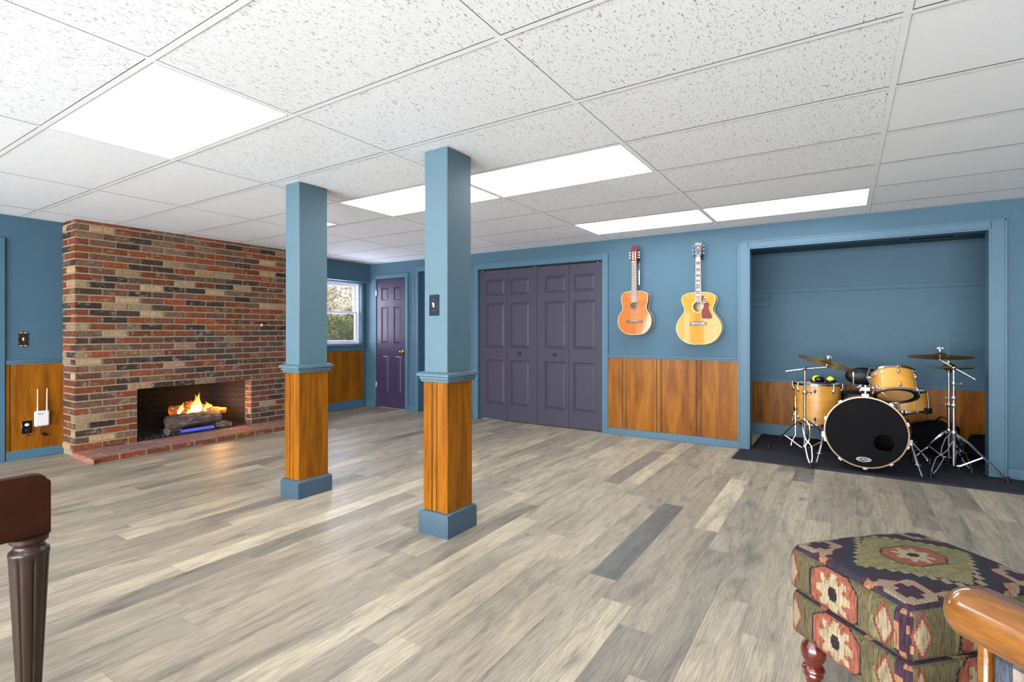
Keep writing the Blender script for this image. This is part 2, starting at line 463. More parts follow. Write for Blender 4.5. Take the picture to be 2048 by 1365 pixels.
# ---- panelling, rails, baseboards
TN = [0]
def trim(m, mat=PAINT_TRIM, label=None, bevel=0):
    TN[0] += 1
    return struct(m.build('trim_%d' % TN[0], mat, bevel=bevel), label)
def panel_x(x0, x1, y, z0, z1, grooves, th=.008):   # panelling on a wall facing -Y
    m = MB(); gs = sorted(grooves); e = .0035; xs = [x0] + [q for g in gs for q in (g - e, g + e)] + [x1]
    for a in range(0, len(xs), 2): m.cbox(xs[a], xs[a + 1], y - th, y, z0, z1, .002)
    m.cur = 1
    for g in gs: m.box(g - e, g + e, y - .002, y, z0, z1)
    return m
def panel_y(x, y0, y1, z0, z1, grooves, th=.008):   # panelling on a wall facing +X
    m = MB(); gs = sorted(grooves); e = .0035; ys = [y0] + [q for g in gs for q in (g - e, g + e)] + [y1]
    for a in range(0, len(ys), 2): m.cbox(x, x + th, ys[a], ys[a + 1], z0, z1, .002)
    m.cur = 1
    for g in gs: m.box(x, x + .002, g - e, g + e, z0, z1)
    return m
PM = [PANELW, DARKGROOVE]
def gx(fr, a, b): return [a + q * (b - a) for q in fr]
a, b = -2.258, -.876
trim(panel_x(a, b, YA, .075, .868, gx([.125, .155, .405, .435, .445, .705, .74], a, b)), PM, 'varnished wood panelling under the guitars')
trim(panel_x(-1.35, 1.7, 6.45, .12, .60, [-1.0, -.82, -.79, -.4, -.36, -.02, .02, .4, .43, .9, 1.2]), PM, 'varnished wood panelling at the back of the drum alcove')
trim(panel_y(XL, 1.40, 1.80, .08, .872, [1.43]), PM, 'varnished wood panelling left of the fireplace')
trim(panel_y(XL, 4.15, 5.46, .12, .865, [4.5, 4.54, 5.13, 5.165]), PM, 'varnished wood panelling under the window')
def rail_x(x0, x1, y, z):
    m = MB(); m.cbox(x0, x1, y - .022, y, z - .004, z + .014, .003); m.cbox(x0, x1, y - .014, y, z - .022, z - .004, .003); return m
def rail_y(x, y0, y1, z):
    m = MB(); m.cbox(x, x + .022, y0, y1, z - .004, z + .014, .003); m.cbox(x, x + .014, y0, y1, z - .022, z - .004, .003); return m
trim(rail_x(-2.258, -.876, YA, .886)); trim(rail_x(-1.35, 1.7, 6.45, .62)); trim(rail_y(XL, 1.40, 1.80, .886))
BN = {'back': [], }
def base(name, boxes):
    m = MB()
    for (x0, x1, y0, y1, h, side) in boxes:
        m.cbox(x0, x1, y0, y1, 0, h, .004)
    return struct(m.build('baseboard_' + name, PAINT_TRIM))
base('back', [(-2.258, -.876, YA - .016, YA, .075, 0), (1.08, XR, YA - .016, YA, .09, 0), (-5.37, -5.25, YA - .016, YA, .09, 0), (XL, -6.07, YA - .016, YA, .09, 0), (-4.35, -4.2, YA - .016, YA, .09, 0)])
base('alcove', [(-1.35, 1.7, 6.434, 6.45, .125, 0)])
base('left', [(XL, XL + .016, YB, 1.30, .085, 0), (XL, XL + .016, 1.40, 1.80, .085, 0), (XL, XL + .016, 4.15, 5.47, .12, 0)])
base('right', [(XR - .016, XR, YB, YA, .09, 0)])
base('front', [(XL, -5.8, YB, YB + .016, .09, 0), (3.0, XR, YB, YB + .016, .09, 0)])
def casing(x0, x1, z, y=YA, wd=.075, th=.018, mat=PAINT_TRIM, left=True, right=True, parent=None):
    m = MB()
    if left: m.cbox(x0 - wd, x0, y - th, y, 0, z + wd, .003); m.box(x0 - wd - .008, x0 - wd + .004, y - th - .004, y, 0, z + wd + .006)
    if right: m.cbox(x1, x1 + wd, y - th, y, 0, z + wd, .003); m.box(x1 + wd - .004, x1 + wd + .008, y - th - .004, y, 0, z + wd + .006)
    m.cbox(x0 - (.002 if left else 0), x1 + .002, y - th + .0005, y, z, z + wd, .003)
    m.box(x0 - (wd if left else 0), x1 + (wd if right else 0), y - th - .004, y, z + wd - .004, z + wd + .008)
    if parent: return m.build('casing', mat, parent)
    return trim(m, mat)
# alcove casing with jamb lining
m = MB(); wd = .086
m.cbox(AX0 - wd, AX0, YA - .018, YA, 0, AZ + .06, .003); m.cbox(AX1, AX1 + wd, YA - .018, YA, 0, AZ + .06, .003)
m.cbox(AX0, AX1, YA - .0175, YA, AZ, AZ + .06, .003)
m.box(AX0 - wd - .006, AX0 - wd + .008, YA - .026, YA, 0, AZ + .066); m.box(AX1 + wd - .008, AX1 + wd + .006, YA - .026, YA, 0, AZ + .066)
m.box(AX0 - wd, AX1 + wd, YA - .026, YA, AZ + .054, AZ + .066)
m.box(AX0 - .001, AX0 + .014, YA - .016, Y1, 0, AZ); m.box(AX1 - .014, AX1 + .001, YA - .016, Y1, 0, AZ); m.box(AX0 + .014, AX1 - .014, YA - .016, Y1, AZ - .012, AZ)
trim(m, PAINT_TRIM, 'blue wooden casing around the drum alcove')
# shelf cleats on the alcove's back wall
m = MB(); m.cbox(-1.35, 1.7, 6.432, 6.45, 1.592, 1.640, .002); trim(m, PAINT, 'long painted shelf cleat on the alcove back wall')
m = MB(); m.cbox(-1.35, -.70, 6.426, 6.45, 1.535, 1.592, .002); m.cbox(-1.35, -.70, 6.428, 6.45, 1.445, 1.50, .002); trim(m, PAINT, 'short painted shelf cleats at the alcove left')
t = thing('alcove_vent', 'dark slot vent in the alcove ceiling', 'vent', (.675, 6.06, 2.04))
m = MB(); m.box(-.16, .16, -.06, .06, -.012, -.002); m.build('vent_slot', plain('vent_black', (8, 8, 8), .9), t)
m = MB()
for q in ((-.18, .18, -.08, -.06), (-.18, .18, .06, .08), (-.18, -.16, -.06, .06), (.16, .18, -.06, .06)): m.box(*q, -.014, 0)
m.build('vent_frame', PAINT_DARK, t)

# ---- panelled doors
def leaf(w_, h, panels, th=.034):
    """front face in plane y=0 facing -Y, x 0..w, z 0..h"""
    m = MB(); xs = sorted({0, w_} | {q for p in panels for q in p[:2]}); zs = sorted({0, h} | {q for p in panels for q in p[2:]})
    for i in range(len(xs) - 1):
        for j in range(len(zs) - 1):
            cx, cz = (xs[i] + xs[i + 1]) / 2, (zs[j] + zs[j + 1]) / 2
            if any(p[0] < cx < p[1] and p[2] < cz < p[3] for p in panels): continue
            m.add([(xs[i], 0, zs[j]), (xs[i + 1], 0, zs[j]), (xs[i + 1], 0, zs[j + 1]), (xs[i], 0, zs[j + 1])], [(0, 1, 2, 3)])
    for x0, x1, z0, z1 in panels:
        rings = []
        for ins, dep in ((0, 0), (.007, .010), (.014, .010), (.034, .002)):
            rings.append([(x0 + ins, dep, z0 + ins), (x1 - ins, dep, z0 + ins), (x1 - ins, dep, z1 - ins), (x0 + ins, dep, z1 - ins)])
        vs = [p for r_ in rings for p in r_]; fs = []
        for k_ in range(3):
            for q in range(4): fs.append((k_ * 4 + q, k_ * 4 + (q + 1) % 4, (k_ + 1) * 4 + (q + 1) % 4, (k_ + 1) * 4 + q))
        fs.append((12, 13, 14, 15)); m.add(vs, fs)
    m.add([(0, 0, 0), (w_, 0, 0), (w_, 0, h), (0, 0, h), (0, th, 0), (w_, th, 0), (w_, th, h), (0, th, h)],
          [(0, 1, 5, 4), (1, 2, 6, 5), (2, 3, 7, 6), (3, 0, 4, 7), (7, 6, 5, 4)])
    return m
def emp(name, loc, label, rz=0):
    o = bpy.data.objects.new(name, None); C.objects.link(o); o.location = loc; o.rotation_euler = (0, 0, rz); return struct(o, label)
dr = emp('door_1', (D1[0], YA + .03, .012), 'plum grey folding closet doors of four panelled leaves')
lw = (D1[1] - D1[0]) / 4
for k in range(4):
    wl_ = lw - .004; H = D1[2] - .03
    ml = .075 if k in (0, 2) else .055; mr = .055 if k in (0, 2) else .075
    if k == 1: ml, mr = .045, .11
    if k == 2: ml, mr = .11, .045
    if k == 0: ml, mr = .10, .045
    if k == 3: ml, mr = .055, .10
    P = [(ml, wl_ - mr, .20, .78), (ml, wl_ - mr, .94, 1.52), (ml, wl_ - mr, 1.625, 1.83)]
    o = leaf(wl_, H, P).build('door_leaf', DOORC, dr, ang=20); o.location = (k * lw + .002, 0, 0)
for k, x in ((0, -3.459), (1, -2.957)):
    m = MB(); X = M.Translation((x - D1[0], 0, .872)) @ M.Rotation(R(90), 4, 'X')
    m.lathe([(.014, 0), (.012, .004), (.006, .008), (.007, .018), (.016, .024), (.018, .03), (.014, .036), (.004, .039)], 20, X)
    m.build('door_knob', BLACKG, dr)
m = MB(); m.box(.0, D1[1] - D1[0], -.012, .04, H + .002, H + .018); m.build('door_track', BLACK, dr)
for x in (.05, .87, 1.7):
    m = MB(); m.cyl((x, -.008, H - .004), (x, -.008, H + .008), .006, n=10); m.build('track_pin', CHROMED, dr)
m = MB(); m.box(D1[0], D1[1], Y1 + .5, Y1 + .52, 0, CEIL); m.box(D1[0] - .1, D1[1] + .1, Y1, Y1 + .02, 0, 0.001); struct(m.build('wall_closet', PAINT_DARK, flat=True))
casing(D1[0], D1[1], D1[2], wd=.065)

dr = emp('door_2', (D2[0] + .004, YA + .012, .01), 'narrow plum six panel door beside the window')
W2 = D2[1] - D2[0] - .008
P = []
for x0, x1 in ((.10, .10 + .155), (W2 - .10 - .155, W2 - .10)):
    P += [(x0, x1, .22, .80), (x0, x1, .97, 1.53), (x0, x1, 1.63, 1.83)]
leaf(W2, D2[2] - .02, P).build('door_leaf', DOORC2, dr, ang=20)
X = M.Translation((W2 - .055, 0, .845)) @ M.Rotation(R(90), 4, 'X')
m = MB(); m.lathe([(.03, 0), (.029, .005), (.012, .010), (.011, .03), (.024, .038), (.029, .052), (.024, .064), (.008, .069)], 24, X)
m.build('door_knob', BRASS, dr)
for z in (.30, 1.70):
    m = MB(); m.cbox(-.012, .012, -.012, .002, z, z + .09, .002); m.cyl((0, -.014, z), (0, -.014, z + .09), .006, n=10); m.build('hinge', CHROMED, dr)
casing(D2[0], D2[1], D2[2], left=False, wd=.05, mat=PAINT_TRIM)
dr = emp('door_3', (D3[0], YA + .07, .01), 'dark navy door behind the nearer column')
W3 = D3[1] - D3[0]; P = []
for x0, x1 in ((.11, .33), (W3 - .33, W3 - .11)): P += [(x0, x1, .22, .80), (x0, x1, .97, 1.55), (x0, x1, 1.66, 1.88)]
leaf(W3, D3[2] - .02, P).build('door_leaf', PAINT_DARK, dr, ang=20)
casing(D3[0], D3[1], D3[2], wd=.07)
# door casing at far left of the picture
dr = emp('door_4', (XL, .55, 0), 'blue cased door at the left edge of the room')
m = MB(); m.cbox(0, .02, .745, .845, 0, 2.0, .004); m.cbox(0, .02, -.09, 0, 0, 2.0, .004); m.cbox(0, .02, 0, .75, 1.93, 2.0, .004); m.build('casing', PAINT_TRIM, dr)
P = [(.1, .32, .22, .8), (.43, .65, .22, .8), (.1, .32, .97, 1.5), (.43, .65, .97, 1.5), (.1, .32, 1.6, 1.82), (.43, .65, 1.6, 1.82)]
o = leaf(.745, 1.925, P, .02).build('door_leaf', DOORC, dr, ang=20); o.rotation_euler = (0, 0, R(90)); o.location = (.012, 0, .005)

# ---- window
wv = emp('window_1', (XL, (WY0 + WY1) / 2, WZ0), 'white double hung window beside the narrow door')
hw = (WY1 - WY0) / 2; hh = WZ1 - WZ0
m = MB()   # painted jamb lining and sill
m.box(-.14, .0, -hw - .001, -hw + .012, 0, hh); m.box(-.14, .0, hw - .012, hw + .001, 0, hh); m.box(-.14, .0, -hw, hw, hh - .012, hh + .001); m.box(-.14, .0, -hw, hw, -.001, .012)
m.build('jamb', PAINT_TRIM, wv)
m = MB(); m.cbox(-.02, .035, -hw - .09, hw + .075, -.03, 0, .004); m.cbox(0, .014, -hw - .06, hw + .05, -.095, -.03, .003); m.build('sill', PAINT_TRIM, wv)
m = MB(); m.cbox(0, .016, -hw - .07, -hw, 0, hh, .003); m.cbox(0, .016, hw, hw + .03, 0, hh, .003); m.build('casing', PAINT_TRIM, wv)
def sash(x, z0, z1, nm):
    m = MB(); e = .045; y0, y1 = -hw + .035, hw - .035
    m.cbox(x - .014, x + .014, y0, y0 + e, z0, z1, .003); m.cbox(x - .014, x + .014, y1 - e, y1, z0, z1, .003)
    m.cbox(x - .0135, x + .0135, y0 + e, y1 - e, z0, z0 + e * .8, .003); m.cbox(x - .0135, x + .0135, y0 + e, y1 - e, z1 - e * .8, z1, .003)
    o = m.build(nm, VINYL, wv)
    g = MB(); g.box(x - .003, x + .003, y0 + e, y1 - e, z0 + e * .8, z1 - e * .8); g.build('pane', GLASS, o)
m = MB(); m.box(-.13, -.05, -hw + .012, -hw + .035, .012, hh - .012); m.box(-.13, -.05, hw - .035, hw - .012, .012, hh - .012)
m.box(-.13, -.05, -hw + .035, hw - .035, .012, .03); m.box(-.13, -.05, -hw + .035, hw - .035, hh - .03, hh - .012); m.build('window_frame', VINYL, wv)
sash(-.105, .47, hh - .03, 'upper_sash'); sash(-.075, .03, .505, 'lower_sash')
m = MB(); m.cbox(-.06, -.045, -.03, .03, .505, .52, .002); m.build('sash_lock', WHITE, wv)

# outside
m = MB(); m.box(-30, -6.9, -12, 25, -.1, .35); struct(m.build('ground_outside', plain('lawn_earth', (120, 112, 78), .95, var=.3, scale=2)))
LEAF = plain('bush_leaf', (138, 146, 92), .6, var=.35, scale=3); TAN = plain('dry_twigs', (176, 148, 112), .8, var=.2, scale=5)
def bush(loc, r, n, label, seed, mat=LEAF, nm='bush'):
    q = random.Random(seed); t = thing(nm, label, 'bush', loc)
    m = MB()
    for _ in range(n):
        d = V((q.gauss(0, 1), q.gauss(0, 1), q.gauss(0, 1))).normalized() * (q.random() ** .4)
        p = V((d.x * r[0], d.y * r[1], r[2] * (1 + d.z)))
        a = V((q.uniform(-1, 1), q.uniform(-1, 1), q.uniform(-1, 1))).normalized(); b_ = a.orthogonal().normalized()
        L = q.uniform(.025, .06); W = L * .34
        m.add([p - a * L, p + b_ * W, p + a * L, p - b_ * W], [(0, 1, 2, 3)])
    m.build('foliage', mat, t, flat=True)
    m = MB()
    for _ in range(5): m.tube([(0, 0, 0), (q.uniform(-.2, .2) * r[0], q.uniform(-.2, .2) * r[1], r[2] * .8), (q.uniform(-.5, .5) * r[0], q.uniform(-.5, .5) * r[1], r[2] * 1.6)], [.03, .02, .008], 6)
    m.build('stems', TAN, t)
bush((-8.9, 6.3, .35), (.8, 1.1, .62), 9000, 'green bush low outside the window', 1)
bush((-10.4, 9.3, .35), (1.0, 1.3, .75), 9000, 'green bush further right outside the window', 2)
bush((-14.6, 9.9, .35), (2.0, 4.2, 1.8), 11000, 'pale winter hedge beyond the window', 4, plain('pale_leaf', (196, 170, 128), .8, var=.25, scale=3), 'hedge')
q = random.Random(9); t = thing('bare_tree', 'bare branched winter tree beyond the window', 'tree', (-10.6, 7.8, .35)); m = MB()
def branch(p, d, L, r, k):
    e = p + d * L; m.tube([p, (p + e) / 2 + V((q.uniform(-.05, .05), q.uniform(-.05, .05), 0)), e], [r, r * .8, r * .6], 6)
    if k:
        for _ in range(3): branch(e, (d + V((q.uniform(-.8, .8), q.uniform(-.8, .8), q.uniform(-.3, .5)))).normalized(), L * .72, r * .6, k - 1)
branch(V((0, 0, 0)), V((0, 0, 1)), .7, .045, 5); m.build('branches', plain('bark', (150, 128, 108), .9), t)

# ---------------------------------------------------------------- fireplace
BRICK = NT('old_brick'); v_a = BRICK.noise(BRICK.coords(), 38, 5, .65); v_b = BRICK.noise(BRICK.coords((1, 1, 1.6)), 14, 5, .7)
b_c = BRICK.mix(1.0, BRICK.attr(), BRICK.ramp(v_a, [(.28, (.55, .55, .55, 1)), (.75, (1.22, 1.22, 1.22, 1))]), 'MULTIPLY')
b_c = BRICK.mix(BRICK.ramp(v_b, [(.56, (0, 0, 0, 1)), (.66, (.5, .5, .5, 1))]), b_c, lin((150, 132, 110)))
BRICK.bump(v_a, .8, .008); BRICK = BRICK.set(b_c, .88, spec=.2)
MORT = plain('mortar', (130, 119, 100), .95, var=.14, scale=40, bump=.5)
SOOT = NT('sooty_firebrick')
bt = SOOT.n('ShaderNodeTexBrick'); bt.inputs['Scale'].default_value = 1; bt.inputs['Brick Width'].default_value = .2; bt.inputs['Row Height'].default_value = .0665
bt.inputs['Mortar Size'].default_value = .006; bt.inputs['Color1'].default_value = lin((20, 12, 9)); bt.inputs['Color2'].default_value = lin((20, 12, 9)); bt.inputs['Mortar'].default_value = lin((44, 28, 20))
tcx = SOOT.n('ShaderNodeTexCoord'); sx = SOOT.n('ShaderNodeSeparateXYZ'); SOOT.l(tcx.outputs['Object'], sx.inputs[0])
cx_ = SOOT.n('ShaderNodeCombineXYZ'); SOOT.l(SOOT.math('ADD', sx.outputs[0], sx.outputs[1]), cx_.inputs[0]); SOOT.l(sx.outputs[2], cx_.inputs[1]); SOOT.l(cx_.outputs[0], bt.inputs['Vector'])
SOOTN = SOOT.ramp(SOOT.noise(SOOT.coords((3, 3, 3)), 1.0, 4), [(.35, (.25, .25, .25, 1)), (.65, (1, 1, 1, 1))])
SOOT = SOOT.set(SOOT.mix(1.0, bt.outputs['Color'], SOOTN, 'MULTIPLY'), .9)
br = random.Random(21)
def brick_col(y=None, z=None):
    u = br.random()
    nearfire = z is not None and z < 1.15 and y is not None and y > 2.5
    if nearfire: tab = [(.34, (98, 54, 40)), (.62, (86, 60, 50)), (.80, (72, 58, 52)), (.93, (62, 50, 43)), (1, (128, 106, 84))]
    else: tab = [(.38, (112, 57, 31)), (.58, (92, 60, 46)), (.72, (58, 44, 37)), (.86, (146, 120, 88)), (1, (104, 78, 58))]
    for p, c in tab:
        if u <= p: break
    j = 1 + br.uniform(-.14, .14); w_ = br.uniform(-.04, .04)
    c = lin((min(255, c[0] * j * (1 + w_)), c[1] * j, c[2] * j * (1 - w_))); return c
def brick(m, o, u, v_, n, lu, lv, dep=.007):
    """face patch: origin corner o, unit u (length lu), unit v_ (height lv), normal n"""
    o, u, v_, n = V(o), V(u), V(v_), V(n); e = .0035
    def jj(): return br.uniform(-.0018, .0018)
    b0 = [o, o + u * lu, o + u * lu + v_ * lv, o + v_ * lv]
    b1 = [o + u * e + v_ * e, o + u * (lu - e) + v_ * e, o + u * (lu - e) + v_ * (lv - e), o + u * e + v_ * (lv - e)]
    b1 = [p + n * (dep + jj()) + u * jj() + v_ * jj() for p in b1]
    m.add([tuple(p) for p in b0 + b1], [(4, 5, 6, 7), (0, 1, 5, 4), (1, 2, 6, 5), (2, 3, 7, 6), (3, 0, 4, 7)])
BX = -5.977; BY0, BY1 = 1.80, 4.15; CH = .0665; HZ = .05
fp = thing('fireplace', 'floor to ceiling red, black and cream brick fireplace chimney breast', 'fireplace', (BX, BY0, 0))
L0 = (BX, BY0, 0)
m = MB(); zt = CEIL - .002; OT = HZ + 8 * CH
m.box(XL, BX, BY0 + .002, FY0, 0, zt); m.box(XL, BX, FY1, BY1, 0, zt); m.box(XL, BX, FY0, FY1, OT, zt); m.box(XL, BX, FY0, FY1, 0, HZ - .004)
m.build('mortar_backing', MORT, fp, loc=None).location = (-L0[0], -L0[1], 0)
m = MB(); k = 0; z = HZ; BL = .198; MJ = .0125
while z < zt - .02:
    h = min(CH - MJ, zt - z - .002)
    y = BY0 + .004; first = .095 if k % 2 else BL
    L = first
    while y < BY1 - .03:
        y1 = min(y + L, BY1 - .002)
        segs = [(y, y1)]
        if z < OT - .01:
            segs = [(max(y, BY0), min(y1, FY0 - .002)), (max(y, FY1 + .002), y1)]
        for a_, b_ in segs:
            if b_ - a_ > .025: m.col = brick_col(a_, z); brick(m, (BX, a_, z), (0, 1, 0), (0, 0, 1), (1, 0, 0), b_ - a_, h)
        y = y1 + MJ; L = BL
    # left return
    x = BX + .004; L = BL if k % 2 else .095
    while x > XL + .03:
        x1 = max(x - L, XL + .004); m.col = brick_col(); brick(m, (x1, BY0 + .002, z), (1, 0, 0), (0, 0, 1), (0, -1, 0), x - x1, h); x = x1 - MJ; L = BL
    x = BX + .004; L = BL if k % 2 else .095
    while x > XL + .03:
        x1 = max(x - L, XL + .004); m.col = brick_col(); brick(m, (x1, BY1, z), (1, 0, 0), (0, 0, 1), (0, 1, 0), x - x1, h); x = x1 - MJ; L = BL
    if z < OT - .01:     # jamb returns of the opening
        for yy, nn in ((FY1, -1), (FY0, 1)):
            x = BX - .002; L = .095 if k % 2 else .055
            while x > BX - .12:
                x1 = max(x - L, BX - .125); m.col = brick_col(3, .5); brick(m, (x1, yy, z), (1, 0, 0), (0, 0, 1), (0, nn, 0), x - x1, h, .004); x = x1 - .008; L = .065
    z += CH; k += 1
m.build('brick_face', BRICK, fp, attr=True, flat=True).location = (-L0[0], -L0[1], 0)
# hearth
m = MB(); HX = -5.525
m.box(BX + .002, HX - .003, BY0 - .02, BY1 + .05, 0, HZ - .006); m.build('hearth_mortar', MORT, fp).location = (-L0[0], -L0[1], 0)
m = MB(); y = BY0 - .02
while y < BY1 + .02:
    m.col = lin(tuple(c * br.uniform(.9, 1.1) for c in (112, 56, 38)))
    l_ = min(.2, BY1 + .05 - y)
    brick(m, (HX - .003, y, 0.002), (0, 1, 0), (0, 0, 1), (1, 0, 0), l_, .046, .006); y += .214
x = HX - .004; row = 0
while x > BX + .05:
    y = BY0 - .02 - (0.107 if row % 2 else 0)
    while y < BY1 + .02:
        y0_ = max(y, BY0 - .02); l_ = min(y + .2, BY1 + .05) - y0_
        m.col = lin(tuple(c * br.uniform(.88, 1.1) for c in (136, 104, 92)))
        if l_ > .02: brick(m, (x - .088, y0_, HZ - .006), (1, 0, 0), (0, 1, 0), (0, 0, 1), .088, l_, .005)
        y += .214
    x -= .099; row += 1
x = BX + .02
m.col = lin((150, 96, 78))
while x < HX - .03:
    brick(m, (x, BY0 - .02, .002), (1, 0, 0), (0, 0, 1), (0, -1, 0), .09, .046, .005); x += .1
m.build('hearth', BRICK, fp, attr=True, flat=True).location = (-L0[0], -L0[1], 0)
# firebox
m = MB(); XB = -6.55; ya, yb = 2.42, 3.30; xf = BX - .12
def q4(a, b, c, d): m.add([a, b, c, d], [(0, 1, 2, 3)])
q4((XB, ya, HZ), (XB, yb, HZ), (XB, yb, OT + .3), (XB, ya, OT + .3))
q4((xf, FY0, HZ), (XB, ya, HZ), (XB, ya, OT + .3), (xf, FY0, OT + .3)); q4((xf, FY1, HZ), (XB, yb, HZ), (XB, yb, OT + .3), (xf, FY1, OT + .3))
q4((BX - .11, FY0, OT + .001), (BX - .11, FY1, OT + .001), (XB, yb, OT + .3), (XB, ya, OT + .3))
m.box(XB - .3, XB - .28, FY0 - .3, FY1 + .3, 0, CEIL * .6)
m.build('firebox', SOOT, fp, flat=True).location = (-L0[0], -L0[1], 0)
m = MB(); m.box(XB, BX - .002, FY0 + .002, FY1 - .002, HZ - .004, HZ); m.build('firebox_floor', plain('ash_floor', (30, 27, 26), .95, var=.4, scale=70, bump=.6), fp).location = (-L0[0], -L0[1], 0)
# lava rock / ember bed
m = MB(); q = random.Random(4)
for _ in range(420):
    y = q.uniform(2.34, 3.4); x = q.uniform(-6.45, -6.02)
    if y > 2.62 and q.random() < .5: continue
    lim = FY0 + .03 + (BX - .12 - x) * .3
    if y < lim: continue
    s_ = q.uniform(.008, .018); m.ball((x, y, HZ + s_ * .5), (s_, s_ * q.uniform(.7, 1.2), s_ * .8), 6, 4, M.Rotation(q.uniform(0, 3), 4, 'X'))
tag(m.build('lava_rocks', plain('lava_rock', (38, 34, 34), .9, var=.5, scale=50), flat=True, loc=(-6.2, 2.8, HZ)), 'black lava rock spread on the firebox floor', 'lava rock', kind='stuff')
BARK = NT('ceramic_log_bark'); vv = BARK.noise(BARK.coords((18, 4, 18)), 1.0, 6, .7, 1.5)
BARK.bump(vv, 1.0, .02); BARK = BARK.set(BARK.ramp(vv, [(.35, lin((34, 26, 24))), (.5, lin((84, 68, 60))), (.7, lin((140, 120, 106)))]), .95)
CHAR = NT('glowing_log'); vv = CHAR.noise(CHAR.coords((22, 6, 22)), 1.0, 5, .7, 1.0)
CHAR.l(CHAR.ramp(vv, [(.4, (0, 0, 0, 1)), (.55, lin((150, 60, 8))), (.72, lin((255, 170, 50)))]), CHAR.b.inputs['Emission Color']); CHAR.b.inputs['Emission Strength'].default_value = 1.3
CHAR.bump(vv, 1.0, .015); CHAR = CHAR.set(CHAR.ramp(vv, [(.35, lin((60, 36, 20))), (.6, lin((170, 110, 60)))]), .9)
def log(p0, p1, r0, r1, label, mat, seed, cut=True):
    q = random.Random(seed); p0, p1 = V(p0), V(p1); d = p1 - p0; L = d.length; n = 20; K = 16
    X = d.to_track_quat('Z', 'Y').to_matrix().to_4x4()
    ph = [q.uniform(0, 6.28) for _ in range(8)]
    prof = [(r0 * .75, -.002)] + [(r0 + (r1 - r0) * k_ / K, L * k_ / K) for k_ in range(K + 1)] + [(r1 * .75, L + .002)]
    def rf(a, z): return 1 + .09 * math.sin(3 * a + ph[0] + z * 9) + .07 * math.sin(7 * a + ph[1] - z * 17) + .05 * math.sin(z * 60 + ph[2]) + .04 * math.sin(13 * a + z * 40 + ph[3])
    m = MB(); m.lathe(prof, n, X, rfun=rf); o = m.build('log', mat, ang=60); o.location = p0
    return tag(o, label, 'log', 'gas fire logs')
GZ = HZ
log((-6.10, 2.62, GZ + .135), (-6.08, 3.16, GZ + .13), 0.072, .066, 'thick bark-covered log lying across the front of the fire', BARK, 1)
log((-6.05, 2.60, GZ + .045), (-6.10, 2.74, GZ + .04), .045, .04, 'short log stub propping the left of the front log', BARK, 2)
log((-6.06, 3.12, GZ + .05), (-6.02, 3.27, GZ + .03), .036, .03, 'short log stub at the right of the burner', BARK, 3)
log((-6.30, 2.74, GZ + .23), (-6.26, 3.14, GZ + .22), .05, .045, 'glowing log at the back in the flames', CHAR, 4)
log((-6.13, 2.80, GZ + .205), (-6.32, 2.93, GZ + .29), .026, .022, 'thin glowing log leaning left among the flames', CHAR, 5)
log((-6.13, 3.12, GZ + .19), (-6.32, 2.96, GZ + .30), .028, .022, 'thin glowing log leaning right among the flames', CHAR, 6)
log((-6.20, 3.02, GZ + .23), (-6.12, 3.26, GZ + .185), .024, .03, 'glowing split log with a pale sawn end at the right', CHAR, 7)
def flame_mat(name, stops, stren):
    t = NT(name); tc_ = t.n('ShaderNodeTexCoord'); sp = t.n('ShaderNodeSeparateXYZ'); t.l(tc_.outputs['Generated'], sp.inputs[0])
    col = t.ramp(sp.outputs[2], stops); em = t.n('ShaderNodeEmission'); t.l(col, em.inputs[0]); em.inputs[1].default_value = stren
    tr_ = t.n('ShaderNodeBsdfTransparent'); mx = t.n('ShaderNodeMixShader')
    fac = t.math('MULTIPLY', t.ramp(sp.outputs[2], [(0, (.35, .35, .35, 1)), (.3, (.95, .95, .95, 1)), (1, (.15, .15, .15, 1))]), t.ramp(t.noise(t.coords((30, 30, 9)), 1.0, 3), [(.35, (.35, .35, .35, 1)), (.6, (1, 1, 1, 1))]))
    t.l(fac, mx.inputs[0]); t.l(tr_.outputs[0], mx.inputs[1]); t.l(em.outputs[0], mx.inputs[2])
    out = [x for x in t.t.nodes if x.type == 'OUTPUT_MATERIAL'][0]; t.l(mx.outputs[0], out.inputs[0]); return t.m
FLM = flame_mat('flame', [(0, lin((255, 150, 40))), (.25, lin((255, 235, 170))), (.5, lin((255, 190, 80))), (1, lin((235, 100, 20)))], 2.4)
fire = thing('fire', 'yellow and orange flames rising from the gas logs', 'fire', (-6.2, 2.9, GZ + .2))
q = random.Random(12)
def tongue(y, x, z, h, r):
    m = MB(); K = 14; vs = []; prof = []
    ph = q.uniform(0, 6)
    n = 14
    vs = []; fs = []
    for k_ in range(K + 1):
        t_ = k_ / K; rad = r * (math.sin(math.pi * min(1, t_ * .9 + .12)) ** .8) * (1 - t_ * .55) + .0006
        if k_ == K: rad = .0005
        ox = math.sin(ph + t_ * 5) * r * .35 * t_; oy = math.sin(ph * 2 + t_ * 6) * r * .5 * t_
        for i_ in range(n):
            a_ = 6.2832 * i_ / n; vs.append((x + ox + rad * .6 * math.cos(a_), y + oy + rad * math.sin(a_), z + h * t_))
    for k_ in range(K):
        for i_ in range(n):
            j_ = (i_ + 1) % n; fs.append((k_ * n + i_, k_ * n + j_, (k_ + 1) * n + j_, (k_ + 1) * n + i_))
    m.add(vs, fs); o = m.build('flame', FLM, fire); o.location = (6.2, -2.9, -(GZ + .2)); return o
for y, h, r in ((2.80, .115, .030), (2.775, .07, .024), (2.825, .075, .024), (2.94, .175, .034), (2.975, .20, .026), (2.91, .12, .024), (3.00, .13, .022),
                (3.075, .10, .030), (3.11, .075, .024), (3.05, .07, .02), (2.87, .06, .02), (3.15, .05, .018)):
    tongue(y, -6.16 + q.uniform(-.02, .02), GZ + .185, h * 1.25, r * 1.1)
